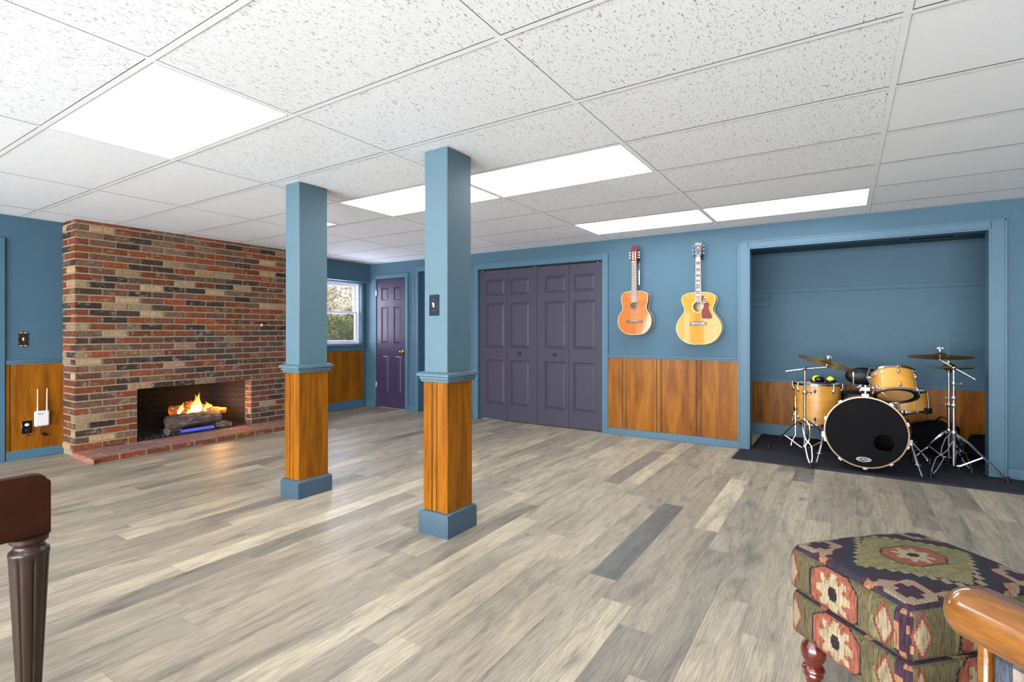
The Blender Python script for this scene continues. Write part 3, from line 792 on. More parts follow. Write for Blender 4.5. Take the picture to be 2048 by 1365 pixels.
tongue(3.0, -6.055, GZ + .12, .055, .014)
ll = bpy.data.lights.new('fire_glow', 'POINT'); ll.energy = 5.0; ll.color = (1, .45, .14); ll.shadow_soft_size = .06
lo = bpy.data.objects.new('fire_glow', ll); C.objects.link(lo); lo.location = (-6.12, 3.2, GZ + .30)
bn = thing('gas_burner', 'gas burner grate with rows of small blue flames under the logs', 'gas burner', (-6.07, 2.9, GZ))
BLUE = NT('blue_gas_flame'); BLUE.b.inputs['Emission Color'].default_value = lin((80, 90, 255)); BLUE.b.inputs['Emission Strength'].default_value = 1.3; BLUE = BLUE.set(lin((60, 70, 160)), .5)
m = MB(); m.cbox(-.1, .04, -.16, .22, 0, .012, .003); m.build('burner_pan', BLACK, bn)
m = MB()
for k_ in range(24):
    y = -.145 + k_ * .0148
    m.box(.0, .006, -.002, .002, .014, .05, M.Translation((.03, y, 0)) @ M.Rotation(R(28), 4, 'X'))
m.build('burner_flames', BLUE, bn)
# small iron bracket set in the brick
t = thing('iron_bracket', 'short black iron strip set in the brick face right of centre', 'bracket', (BX + .008, 3.6, 1.27))
m = MB(); m.cbox(0, .02, -.075, .075, -.006, .006, .002); m.build('bracket_bar', BLACKG, t)
m = MB(); m.cbox(0, .004, .0, .026, -.045, -.012, .001); m.build('bracket_plate', IVORY, t)

# ---------------------------------------------------------------- support columns
def column(x0, x1, y0, y1, label, hb, grooves):
    cx, cy = (x0 + x1) / 2, (y0 + y1) / 2; hx, hy = (x1 - x0) / 2, (y1 - y0) / 2
    t = thing('support_column', label, 'column', (cx, cy, 0), 0, 'square boxed columns in the room')
    m = MB(); m.cbox(-hx + .004, hx - .004, -hy + .004, hy - .004, .86, CEIL - .001, .003); m.build('upper_shaft', PAINT_COL, t)
    m = MB()    # panelling skin; grooves on the face towards the camera
    e = .003; xs = [-hx] + [v_ for g in grooves for v_ in (-hx + g * 2 * hx - e, -hx + g * 2 * hx + e)] + [hx]
    for a in range(0, len(xs), 2): m.cbox(xs[a], xs[a + 1], -hy, -hy + .008, .1, .875, .0015)
    m.cbox(-hx, hx, hy - .008, hy, .1, .875, .0015); m.cbox(-hx, -hx + .008, -hy + .008, hy - .008, .1, .875, .0015); m.cbox(hx - .008, hx, -hy + .0082, hy - .008, .1, .875, .0015)
    m.cur = 1; m.box(-hx + .008, hx - .008, -hy + .006, hy - .008, .1, .87); m.build('wood_panelling', PM, t)
    m = MB(); z = .872
    for o_, za, zb in ((.012, 0, .014), (.018, .014, .032), (.030, .032, .05), (.024, .05, .056)):
        m.cbox(-hx - o_, hx + o_, -hy - o_, hy + o_, z + za, z + zb, .003)
    m.build('chair_rail', PAINT_COL, t)
    m = MB(); b_ = .020
    P = [(0, 0), (b_, 0), (b_, hb - .02), (b_ - .006, hb - .008), (b_ - .012, hb - .003), (0, hb)]
    # four mitred sides
    vs = []; fs = []
    for (o_, z_) in P:
        vs += [(-hx - o_, -hy - o_, z_), (hx + o_, -hy - o_, z_), (hx + o_, hy + o_, z_), (-hx - o_, hy + o_, z_)]
    for k_ in range(len(P) - 1):
        for i_ in range(4): fs.append((k_ * 4 + i_, k_ * 4 + (i_ + 1) % 4, (k_ + 1) * 4 + (i_ + 1) % 4, (k_ + 1) * 4 + i_))
    m.add(vs, fs); m.build('base_trim', plain('column_base_paint', (52, 72, 85), .35, var=.03), t)
    return t
column(-2.05, -1.87, 2.228, 2.455, 'nearer square column, pale blue above wood panelling, with a light switch', .135, [.36, .56])
column(-3.34, -3.175, 2.194, 2.433, 'farther square column, pale blue above wood panelling, left of the other', .125, [.36, .58])

def switch_plate(X, label, mat, fancy=False, parent_lbl='light switch'):
    t = thing('light_switch', label, 'light switch', X=X)
    m = MB()
    if fancy:
        pts = [(-.036, -.05), (-.028, -.062), (0, -.07), (.028, -.062), (.036, -.05), (.033, -.03), (.038, 0), (.033, .03), (.036, .05), (.028, .062), (0, .07), (-.028, .062), (-.036, .05), (-.033, .03), (-.038, 0), (-.033, -.03)]
        m.prism([tuple(p[:2]) for p in catmull([(a, b, 0) for a, b in pts], 4)], 0, .006); m.build('plate', mat, t, bevel=.002)
        m = MB()
        for sx_ in (-1, 1):
            for sy_ in (-1, 1):
                m = MB(); m.cbox(.004 * sx_ if sx_ > 0 else -.026, .026 if sx_ > 0 else -.004, .0555 if sy_ > 0 else -.0615, .0615 if sy_ > 0 else -.0555, .005, .0085, .0015)
                m.build('scroll_highlight', IVORY, t)
    else:
        m.cbox(-.037, .037, -.06, .06, 0, .006, .003); m.build('plate', mat, t)
    m = MB(); m.cbox(-.006, .006, -.012, .012, .005, .009, .001); m.cbox(-.0045, .0045, -.002, .010, .008, .018, .001, M.Rotation(R(-18), 4, 'X')); m.build('toggle', IVORY, t)
    for z in (-.032, .032):
        m = MB(); m.cyl((0, z, .004), (0, z, .008), .0035, n=10); m.build('screw', CHROME, t)
    return t
# on a -Y facing face: local x->+X, y->+Z, z->-Y
XN = lambda x, y, z: M.Translation((x, y, z)) @ M.Rotation(R(90), 4, 'X')
# on a +X facing face: local x->+Y, y->+Z, z->+X
XP = lambda x, y, z: M.Translation((x, y, z)) @ M(((0, 0, 1, 0), (1, 0, 0, 0), (0, 1, 0, 0), (0, 0, 0, 1)))
switch_plate(XN(-1.97, 2.232, 1.312), 'dark navy light switch plate on the nearer column', NAVYM)
switch_plate(XP(XL, 1.517, 1.092), 'ornate dark bronze light switch plate left of the brick fireplace', BRONZE, True)
t = thing('wall_outlet', 'black wall outlet with a plug on the wood panelling left of the fireplace', 'outlet', X=XP(XL + .008, 1.54, .288))
m = MB(); m.cbox(-.036, .036, -.058, .058, 0, .006, .003); m.build('plate', BLACKG, t)
m = MB(); m.lathe([(.016, .005), (.016, .009), (.014, .010)], 20, M.Translation((0, .022, 0)) @ M.Diagonal((1, .85, 1, 1))); m.build('socket', IVORY, t)
m = MB(); m.cbox(-.018, .018, -.045, -.008, .006, .04, .006); m.tube([(0, -.04, .025), (.0, -.065, .03), (.02, -.08, .02)], .004); m.build('plug', BLACK, t)
t = thing('wifi_router', 'white wall-mounted router with two thin antennas left of the fireplace', 'router', X=XP(XL + .008, 1.642, .355))
m = MB(); m.cbox(-.054, .054, -.072, .072, 0, .03, .01); m.build('case', WHITE, t, bevel=.003)
for x in (-.03, .036):
    m = MB(); m.tube([(x, .068, .014), (x, .09, .014), (x + .001, .275, .014)], [.006, .0048, .0035], 10); m.build('antenna', plain('antenna_cream', (226, 208, 186), .4), t)
text_mesh('logo', 'ACO', .018, BLACKG, M.Translation((-.012, .045, .0305)), t, shear=.3)
t = thing('cable_plug', 'small black plug on a short cable on the panelling below the router', 'plug', X=XP(XL + .008, 1.66, .205))
m = MB(); m.cbox(-.02, .02, -.012, .012, 0, .02, .004, M.Rotation(R(-30), 4, 'Z')); m.build('plug_body', BLACK, t)
m = MB(); m.tube([(-.018, .01, .01), (-.03, .025, .012), (-.02, .055, .008), (-.005, .085, .006)], .0025, 6); m.build('cable', BLACK, t)
t = thing('outlet_plate', 'pale outlet plate on the left side of the nearer column', 'outlet', X=M.Translation((-2.047, 2.36, .96)) @ M(((0, 0, -1, 0), (-1, 0, 0, 0), (0, 1, 0, 0), (0, 0, 0, 1))))
m = MB(); m.cbox(-.035, .035, -.035, .035, 0, .012, .003); m.build('plate', PAINT_COL, t)

# ---------------------------------------------------------------- guitars
def guitar(name, label, loc, half, L, depth, mats, hole, bridge_z, bridge_w, nut_z, head_z, kind):
    """local: x right, z up, front plane y=0 (towards -Y), body y 0..depth; origin at body bottom"""
    t = thing(name, label, 'guitar', loc, 0, 'acoustic guitars hanging on the back wall')
    pts = half + [(-x, z) for x, z in half[::-1] if abs(x) > .001]
    ol = catmull([(x, z, 0) for x, z in pts], 6); ol = [(p[0], p[1]) for p in ol]
    n = len(ol); top, side, bind, fb, headm, dark = mats
    m = MB(); vs = [(x, 0.001, z) for x, z in ol] + [(x * .995, depth, z * .99 + .002) for x, z in ol]
    m.add(vs, [(i_, (i_ + 1) % n, n + (i_ + 1) % n, n + i_) for i_ in range(n)] + [tuple(range(n, 2 * n))])
    m.build('body', side, t, ang=60)
    hx, hz, hr = hole; m = MB(); vs = []
    for x, z in ol: vs.append((x, 0, z))
    for x, z in ol:
        a = math.atan2(z - hz, x - hx); vs.append((hx + hr * math.cos(a), 0, hz + hr * math.sin(a)))
    for x, z in ol:
        a = math.atan2(z - hz, x - hx); vs.append((hx + hr * math.cos(a), .003, hz + hr * math.sin(a)))
    m.add(vs, [(i_, n + i_, n + (i_ + 1) % n, (i_ + 1) % n) for i_ in range(n)] + [(n + i_, 2 * n + i_, 2 * n + (i_ + 1) % n, n + (i_ + 1) % n) for i_ in range(n)])
    m.build('soundboard', top, t, ang=60)
    m = MB(); m.tube([(x, .001, z) for x, z in ol], .0035, 6, True); m.tube([(x * .995, depth - .001, z * .99 + .002) for x, z in ol], .003, 6, True); m.build('binding', bind, t)
    m = MB()
    for rr, w_ in ((hr + .004, .0015), (hr + .012, .0018)):
        K = 40; vs = []
        for r_ in (rr - w_, rr + w_): vs += [(hx + r_ * math.cos(6.2832 * i_ / K), -.0006, hz + r_ * math.sin(6.2832 * i_ / K)) for i_ in range(K)]
        m.add(vs, [(i_, (i_ + 1) % K, K + (i_ + 1) % K, K + i_) for i_ in range(K)])
    m.build('rosette', bind if kind == 'steel' else dark, t, flat=True)
    fw0, fw1 = (.0265, .030) if kind == 'nylon' else (.0225, .028); fz0 = hz + hr * .8
    m = MB(); m.add([(-fw1, -.006, fz0), (fw1, -.006, fz0), (fw0, -.009, nut_z), (-fw0, -.009, nut_z), (-fw1, .001, fz0), (fw1, .001, fz0), (fw0, -.001, nut_z), (-fw0, -.001, nut_z)],
                    [(0, 1, 2, 3), (4, 7, 6, 5), (0, 3, 7, 4), (1, 5, 6, 2), (2, 6, 7, 3), (0, 4, 5, 1)])
    fbo = m.build('fretboard', fb, t, flat=True)
    m = MB(); sc = nut_z - bridge_z
    for k_ in range(1, 20):
        z = bridge_z + sc / (2 ** (k_ / 12)); 
        if z < fz0 + .003: break
        u = (z - fz0) / (nut_z - fz0); fw = fw1 + (fw0 - fw1) * u; y = -.006 - .003 * u
        m = MB(); m.box(-fw, fw, y - .0012, y, z - .001, z + .001); m.build('fret', CHROMED, fbo, flat=True)
    if kind == 'steel':
        m = MB()
        for k_ in (1, 3, 5, 7, 9, 12, 15):
            za, zb = bridge_z + sc / (2 ** (k_ / 12)), bridge_z + sc / (2 ** ((k_ - 1) / 12)); c_ = (za + zb) / 2; h_ = (zb - za) * .34; u = (c_ - fz0) / (nut_z - fz0); y = -.0065 - .003 * u
            m = MB(); m.add([(-.018, y, c_ - h_), (.018, y, c_ - h_), (.011, y, c_ + h_), (-.011, y, c_ + h_)], [(0, 1, 2, 3)]); m.build('fret_inlay', IVORY, fbo, flat=True)
        m = MB()
        for s_ in (-1, 1): m.add([(s_ * fw1, -.0065, fz0), (s_ * (fw1 - .003), -.0065, fz0), (s_ * (fw0 - .003), -.0095, nut_z), (s_ * fw0, -.0095, nut_z)], [(0, 1, 2, 3)])
        m.build('neck_binding', IVORY, fbo, flat=True)
    m = MB(); m.tube([(0, .026, L - .02), (0, .021, (L + nut_z) / 2), (0, .019, nut_z)], [.027, .022, .02], 12); m.build('neck', side, t)
    m = MB()
    if kind == 'nylon':
        hp = [(-.028, nut_z), (-.034, nut_z + .02), (-.036, head_z - .035), (-.028, head_z - .012), (-.014, head_z - .008), (0, head_z), (.014, head_z - .008), (.028, head_z - .012), (.036, head_z - .035), (.034, nut_z + .02), (.028, nut_z)]
    else:
        hp = [(-.025, nut_z), (-.032, nut_z + .03), (-.040, head_z - .015), (-.036, head_z - .002), (-.018, head_z - .006), (0, head_z), (.018, head_z - .006), (.036, head_z - .002), (.040, head_z - .015), (.032, nut_z + .03), (.025, nut_z)]
    XH = M(((1, 0, 0, 0), (0, 0, 1, 0), (0, 1, 0, 0), (0, 0, 0, 1)))
    m.prism(hp, -.006, .010, XH); ho = m.build('headstock', headm, t, bevel=.001)
    hl = head_z - nut_z
    if kind == 'nylon':
        m = MB()
        for s_ in (-1, 1): m.cbox(s_ * .013 - .006, s_ * .013 + .006, -.0075, -.0055, nut_z + .022, nut_z + .11, .003)
        m.build('slots', IVORY, ho)
        m = MB()
        for s_ in (-1, 1):
            for k_ in range(3): m.box(s_ * .013 - .0035, s_ * .013 + .0035, -.0085, -.0070, nut_z + .036 + k_ * .026, nut_z + .046 + k_ * .026)
        m.build('string_rollers', BLACKG, ho)
    else:
        text_mesh('logo', 'Gibson', .024, IVORY, M.Translation((0, -.0062, head_z - .022)) @ M.Rotation(R(90), 4, 'X'), ho, shear=.3)
        m = MB(); m.add([(0, -.0066, head_z - .075), (.007, -.0066, head_z - .06), (0, -.0066, head_z - .045), (-.007, -.0066, head_z - .06)], [(0, 1, 2, 3)]); m.build('headstock_inlay', IVORY, ho, flat=True); m = MB(); m.add([(-.007, -.0066, nut_z + .008), (.007, -.0066, nut_z + .008), (0, -.0066, nut_z + .035)], [(0, 1, 2)]); m.build('headstock_inlay', IVORY, ho, flat=True)
    for s_ in (-1, 1):
        for k_ in range(3):
            z = nut_z + .042 + k_ * (.028 if kind == 'nylon' else .040); m = MB()
            m.cyl((s_ * .033, .003, z), (s_ * .046, .003, z), .003, n=8); m.ball((s_ * .053, .003, z), (.008, .005, .0075), 10, 6)
            if kind == 'steel': m.cyl((s_ * .020, -.014, z), (s_ * .020, -.005, z), .005, n=10)
            m.build('tuning_peg', IVORY if kind == 'nylon' else CHROME, t)
    m = MB()
    if kind == 'nylon':
        m.cbox(-bridge_w / 2, bridge_w / 2, -.008, 0, bridge_z - .012, bridge_z + .010, .002); m.cbox(-.04, .04, -.0115, -.008, bridge_z - .002, bridge_z + .004, .001)
    else:
        bp = [(-1, -.55), (-1.06, -1), (-.6, -.85), (0, -1.05), (.6, -.85), (1.06, -1), (1, -.55), (1, .2), (1.06, .75), (.8, .55), (.55, 1), (0, 1.1), (-.55, 1), (-.8, .55), (-1.06, .75), (-1, .2)]
        m.prism([(a * bridge_w / 2, bridge_z + b * .018) for a, b in bp], -.009, 0, XH)
    bo = m.build('bridge', dark, t)
    m = MB(); m.box(-.042, .042, -.0125, -.009, bridge_z + .0005, bridge_z + .0035)
    if kind == 'steel':
        for k_ in range(6): m.ball((-.028 + k_ * .0112, -.011, bridge_z - .008), .0028, 8, 5)
        for s_ in (-1, 1): m.box(s_ * .05 - .01, s_ * .05 + .01, -.0098, -.0088, bridge_z - .007, bridge_z + .005)
    m.build('saddle', IVORY, bo)
    m = MB()
    for k_ in range(6):
        a, b_ = (-.5 + k_ / 5), (-.5 + k_ / 5)
        m.tube([(a * .055, -.013, bridge_z), (b_ * .037, -.0115, nut_z)], .0007, 5)
        zt_ = nut_z + .042 + (k_ if k_ < 3 else 5 - k_) * .03
        m.tube([(b_ * .037, -.0115, nut_z), ((-1 if k_ < 3 else 1) * .018, -.009, zt_)], .0006, 4)
    m.build('strings', CHROMED if kind == 'steel' else IVORY, t)
    m = MB(); m.box(-fw0, fw0, -.012, -.002, nut_z - .002, nut_z + .003); m.build('nut', IVORY, t)
    return t
GTOP1 = NT('orange_spruce'); vv = GTOP1.noise(GTOP1.coords((55, 1, 1.5)), 1.0, 4); GTOP1 = GTOP1.set(GTOP1.ramp(vv, [(.3, lin((146, 74, 6))), (.7, lin((164, 92, 12)))]), .4, 0, .28, .04, .15)
GTOP2 = NT('blonde_spruce'); vv = GTOP2.noise(GTOP2.coords((55, 1, 1.2)), 1.0, 4); GTOP2 = GTOP2.set(GTOP2.ramp(vv, [(.3, lin((158, 108, 14))), (.7, lin((172, 122, 24)))]), .4, 0, .12, .05, .15)
MAH = wood('mahogany_gloss', (60, 28, 16), (96, 44, 26), (118, 62, 36), coat=.8); MAPLE = wood('maple_side', (150, 118, 74), (166, 136, 92), (176, 148, 106), coat=.3)
ROSE = plain('rosewood', (92, 66, 60), .4, var=.2, scale=80); HEADR = plain('red_headstock', (88, 12, 16), .4, spec=.2, var=.25, scale=60)
BIND = plain('cream_binding', (178, 162, 116), .4); BLKW = plain('ebony', (30, 26, 26), .35, var=.3, scale=80)
h1 = [(0, 0), (.075, .004), (.135, .035), (.176, .09), (.187, .15), (.172, .21), (.145, .25), (.131, .285), (.134, .32), (.145, .36), (.148, .40), (.135, .44), (.095, .463), (.04, .470), (0, .470)]
g1 = guitar('classical_guitar', 'orange classical guitar with a red slotted headstock, left of the two on the wall', (-1.910, 5.405, 1.130), h1, .47, .092,
            (GTOP1, MAH, BIND, ROSE, HEADR, BLKW), (0, .318, .039), .143, .175, .79, .972, 'nylon')
h2 = [(0, 0), (.09, .006), (.165, .045), (.210, .11), (.221, .175), (.200, .24), (.162, .295), (.139, .335), (.137, .365), (.152, .405), (.165, .445), (.160, .485), (.125, .512), (.06, .524), (0, .524)]
g2 = guitar('jumbo_guitar', 'large blonde jumbo guitar with a dark red pickguard, right of the two on the wall', (-1.240, 5.40, 1.033), h2, .524, .105,
            (GTOP2, MAPLE, BIND, ROSE, BLKW, BLKW), (0, .381, .050), .213, .165, .877, 1.04, 'steel')
pg = [(.033, .335), (.052, .372), (.052, .40), (.035, .43), (.030, .455), (.035, .49), (.055, .488), (.072, .465), (.082, .43), (.108, .408), (.100, .36), (.128, .30), (.135, .272), (.115, .258), (.060, .262), (.038, .27)]
m = MB(); XH = M(((1, 0, 0, 0), (0, 0, 1, 0), (0, 1, 0, 0), (0, 0, 0, 1))); m.prism([(p[0], p[1]) for p in catmull([(a, b, 0) for a, b in pg], 3)], -.0022, -.0002, XH)
po = m.build('pickguard', plain('tortoise_red', (92, 14, 10), .4, spec=.2, var=.25, scale=50), g2)
m = MB(); q = random.Random(3)
for _ in range(14):
    x, z = q.uniform(.045, .078), q.uniform(.42, .478); s_ = q.uniform(.003, .006)
    m.ball((x, -.0024, z), (s_, .0005, s_ * q.uniform(.5, 1.2)), 8, 4)
m.build('flower_engraving', IVORY, po)
for x, z, lb in ((-1.905, 1.945, 'black wall hanger holding the classical guitar'), (-1.237, 1.935, 'black wall hanger holding the jumbo guitar')):
    t = thing('guitar_hanger', lb, 'wall hanger', (x, YA, z)); m = MB()
    m.cbox(-.02, .02, -.012, 0, -.03, .03, .003); m.build('mount', BLKW, t); m = MB()
    m.tube([(0, -.01, -.005), (0, -.055, -.005)], .006, 8)
    for s_ in (-1, 1): m.tube([(0, -.055, -.005), (s_ * .03, -.07, -.008), (s_ * .036, -.10, -.008), (s_ * .038, -.135, .004)], .0055, 8)
    m.build('yoke', BLACK, t)
t = thing('hanging_tag', 'white strap hanging beside the classical guitar neck', 'tag', (-1.868, 5.44, 1.80)); m = MB(); m.cbox(-.006, .006, -.001, .001, -.13, .03, .0005); m.tube([(0, 0, .03), (.004, 0, .09), (-.002, 0, .13)], .0012, 5); m.build('strap', WHITE, t)

# ---------------------------------------------------------------- rug under the drums
m = MB(); rr = random.Random(8)
nx, ny = 60, 30; x0, x1, y0, y1 = -.862, 1.62, 5.03, 6.40
vs = []; fs = []
def rz(x, y):
    b = .006
    if x > .62 and y < 5.7: b += .010 * max(0, math.sin((x - .62) * 9 + y * 3)) * min(1, (x - .62) * 4) * (1 - max(0, (y - 5.2) * 2) if y < 5.7 else 0) if y < 5.65 else 0
    return b
for j in range(ny + 1):
    for i in range(nx + 1):
        x = x0 + (x1 - x0) * i / nx; y = y0 + (y1 - y0) * j / ny
        vs.append((x, y, rz(x, y)))
keep = lambda x, y: (AX0 + .02 < x < 1.62 if y > YA - .02 else (x < AX0 - wd - .01 or True)) 
for j in range(ny):
    for i in range(nx):
        cx = x0 + (x1 - x0) * (i + .5) / nx; cy = y0 + (y1 - y0) * (j + .5) / ny
        if cy > YA - .045 and cx < AX0 + .03: continue
        if YA - .045 < cy < Y1 + .02 and cx > AX1 - .03: continue
        a = j * (nx + 1) + i; fs.append((a, a + 1, a + nx + 2, a + nx + 1))
m.add(vs, fs)
RUG = NT('dark_felt_mat'); vv = RUG.noise(RUG.coords((1, 1, 1)), 260, 4, .7); v2 = RUG.noise(RUG.coords((1, 1, 1)), 55, 3, .6)
rc = RUG.ramp(vv, [(.3, lin((30, 30, 36))), (.7, lin((52, 52, 60)))]); rc = RUG.mix(RUG.ramp(v2, [(.70, (0, 0, 0, 1)), (.78, (.5, .5, .5, 1))]), rc, lin((96, 96, 100)))
RUG.bump(vv, .6, .004); RUG = RUG.set(rc, .95, spec=.15)
ro = m.build('drum_mat', RUG, loc=(0, 5.7, 0)); so_ = ro.modifiers.new('thick', 'SOLIDIFY'); so_.thickness = .005; so_.offset = -1
tag(ro, 'dark charcoal felt mat lying under the drum kit', 'mat')

# ---------------------------------------------------------------- drums
SHELL = NT('honey_maple_shell'); vv = SHELL.noise(SHELL.coords((3, 3, 60)), 1.0, 4, .6); SHELL = SHELL.set(SHELL.ramp(vv, [(.3, lin((176, 122, 42))), (.7, lin((198, 146, 64)))]), .3, 0, .5, .06)
HOOPW = plain('maple_hoop', (122, 88, 44), .35, coat=.2, var=.08, scale=20)
HEADB = NT('black_drum_head'); vv = HEADB.noise(HEADB.coords((1, 1, 1)), 4, 4); HEADB.bump(vv, .05, .01); HEADB = HEADB.set(HEADB.ramp(vv, [(.3, lin((3, 3, 4))), (.7, lin((9, 9, 11)))]), .5, spec=.04)
HEADC = plain('clear_drum_head', (205, 160, 96), .25, coat=.5, var=.05)
HEADW = plain('coated_drum_head', (206, 206, 204), .5)
CYMB = NT('cymbal_bronze'); tcn = CYMB.n('ShaderNodeTexCoord'); vl = CYMB.n('ShaderNodeVectorMath', operation='LENGTH'); CYMB.l(tcn.outputs['Object'], vl.inputs[0])
wv_ = CYMB.math('SINE', CYMB.math('MULTIPLY', vl.outputs['Value'], 900.0)); CYMB.bump(wv_, .15, .001)
CYMB = CYMB.set(lin((186, 152, 88)), .28, 1.0)

def hoop(m, R_, z, h=.018, t_=.004, X=None):
    m.lathe([(R_ - t_, z), (R_ + t_, z), (R_ + t_ * 1.6, z + h * .1), (R_ + t_ * 1.6, z + h * .25), (R_ + t_, z + h * .3), (R_ + t_, z + h), (R_ - t_ * .6, z + h), (R_ - t_, z + h * .9), (R_ - t_, z)], 48, X, caps=False)
def drum(name, label, X, Rr, H, nl, top, bot, lug_z=(.2, .8), ring=False, tube_lugs=False, group=None):
    t = thing(name, label, 'drum', X=X)
    m = MB(); m.lathe([(Rr, .004), (Rr, H - .004)], 64, caps=False); m.lathe([(Rr - .008, .004), (Rr - .008, H - .004)], 64, caps=False); m.build('shell', SHELL, t)
    for z, mt, nm in ((H - .002, top, 'top_head'), (.002, bot, 'bottom_head')):
        m = MB(); m.lathe([(Rr - .003, z), (.001, z + .0005)], 64, caps=False); m.build(nm, mt, t)
    for z in (H - .010, -.008):
        m = MB(); hoop(m, Rr + .005, z); m.build('hoop', CHROME, t)
    if ring:
        m = MB(); m.lathe([(Rr - .001, -.0022), (Rr - .030, -.0022)], 64, caps=False); m.build('muffle_ring', BLACKG, t)
    for k_ in range(nl):
        a = 2 * math.pi * (k_ + .5) / nl
        for zz in lug_z:
            m = MB(); Xl = M.Rotation(a, 4, 'Z') @ M.Translation((Rr, 0, H * zz))
            if tube_lugs: m.cyl((Rr * math.cos(a) * 1.06, Rr * math.sin(a) * 1.06, .005), (Rr * math.cos(a) * 1.06, Rr * math.sin(a) * 1.06, H - .005), .005, n=10)
            else: m.ball((0, 0, 0), (.016, .011, .024), 12, 8, None) ; 
            if not tube_lugs: m.v = [tuple(Xl @ V(p)) for p in m.v]
            m.build('lug', CHROME, t)
            if tube_lugs: break
        m = MB()
        for z0_, z1_ in ((H * lug_z[-1], H + .010), (-.010, H * lug_z[0])): m.cyl(((Rr + .012) * math.cos(a), (Rr + .012) * math.sin(a), z0_), ((Rr + .012) * math.cos(a), (Rr + .012) * math.sin(a), z1_), .0028, n=8)
        m.build('tension_rod', CHROME, t)
    m = MB(); a = 2 * math.pi * 1.0 / nl; Xl = M.Rotation(a, 4, 'Z') @ M.Translation((Rr, 0, H * .62)) @ M.Rotation(R(90), 4, 'Y'); m.lathe([(.010, 0), (.010, .002), (.006, .003)], 16, Xl); m.build('badge', CHROMED, t)
    return t

# bass drum: axis along -Y
BR = .285; bc = V((.147, 5.12, .333)); BD = .42
bd = thing('bass_drum', 'large bass drum with black front head and pale wood hoop', 'drum', (bc.x, bc.y, bc.z), R(-2)); bd.rotation_euler = (R(-4.5), 0, R(-2))
XB_ = M.Rotation(R(-90), 4, 'X')      # local z -> +Y
m = MB(); m.lathe([(BR - .006, .02), (BR - .006, BD)], 72, XB_, caps=False); m.lathe([(BR - .014, .02), (BR - .014, BD)], 72, XB_, caps=False); m.build('shell', SHELL, bd)
for z0_ in (.0, BD - .005):
    m = MB(); m.lathe([(BR - .004, z0_), (BR + .006, z0_), (BR + .008, z0_ + .004), (BR + .008, z0_ + .034), (BR + .004, z0_ + .038), (BR - .004, z0_ + .038), (BR - .004, z0_)], 72, XB_, caps=False); m.build('hoop', HOOPW, bd)
# head with a port hole
ph = V((.125, -.075)); pr_ = .068; K = 72; m = MB(); vs = []
for i in range(K):
    a = 2 * math.pi * i / K; vs.append(((BR - .004) * math.cos(a), .008, (BR - .004) * math.sin(a)))
for i in range(K):
    p = V(((BR - .004) * math.cos(2 * math.pi * i / K), (BR - .004) * math.sin(2 * math.pi * i / K))) - ph; p.normalize(); vs.append((ph.x + p.x * pr_, .008, ph.y + p.y * pr_))
m.add(vs, [(i, (i + 1) % K, K + (i + 1) % K, K + i) for i in range(K)]); m.build('front_head', HEADB, bd, flat=True)
m = MB(); m.lathe([(BR - .008, BD - .01), (.001, BD - .01)], 64, XB_, caps=False); m.build('rear_head', HEADB, bd)
m = MB(); m.ball((.12, .16, -.20), (.12, .09, .05), 14, 8); m.build('muffling_pillow', plain('brown_pillow', (120, 92, 74), .9), bd)
m = MB(); X_ = M.Translation((-.01, .0072, -.222)) @ M.Rotation(R(90), 4, 'X'); K = 40
vs = []
for a_, b_ in ((.052, .0185), (.047, .0145)): vs += [(X_ @ V((a_ * math.cos(6.2832 * i / K), b_ * math.sin(6.2832 * i / K), 0))) for i in range(K)]
m.add(vs, [(i, (i + 1) % K, K + (i + 1) % K, K + i) for i in range(K)]); m.build('logo_oval', WHITE, bd, flat=True)
text_mesh('logo_text', 'EVANS', .0245, WHITE, M.Translation((-.01, .0070, -.2225)) @ M.Rotation(R(90), 4, 'X') @ M.Diagonal((1.12, 1, 1, 1)), bd, ext=.0008)
for k in range(10):
    a = R(18 + 36 * k); m = MB(); c_, s_ = math.cos(a), math.sin(a); Xc = M.Rotation(-a, 4, 'Y')
    m.cbox(BR + .004, BR + .018, -.006, .028, -.016, .016, .003, Xc); m.cyl(Xc @ V((BR + .014, .0, -.014)), Xc @ V((BR + .014, .0, .014)), .006, n=8); m.build('hoop_claw', CHROME, bd)
    m = MB(); m.cyl(Xc @ V((BR + .014, .02, 0)), Xc @ V((BR + .014, .10, 0)), .003, n=8); m.build('tension_rod', CHROME, bd)
    m = MB(); m.cbox(BR - .004, BR + .018, .09, .15, -.010, .010, .004, Xc); m.build('lug', CHROME, bd)
for s_, foot in ((-1, V((-.345, -.03, -.312))), (1, V((.365, -.06, -.312)))):
    m = MB(); a = V((s_ * (BR + .012), .09, -.06)); b_ = a + (foot - a) * .62
    m.cyl(a, b_, .0105, n=12); m.cyl(b_, foot + V((0, 0, .012)), .006, n=10); so2 = m.build('spur_leg', CHROME, bd)
    m = MB(); m.cbox(-.018, .018, -.02, .02, -.02, .03, .004, M.Translation(a)); m.tube([a + V((s_ * .01, -.015, .01)), a + V((s_ * .04, -.03, .014))], .004, 8); m.tube([b_ - V((.02, 0, 0)), b_ + V((.02, 0, 0))], .004, 8); m.build('spur_bracket', CHROME, so2)
    m = MB(); m.ball(foot + V((0, 0, .010)), (.014, .014, .016), 10, 6); m.build('spur_foot', BLACK, so2)
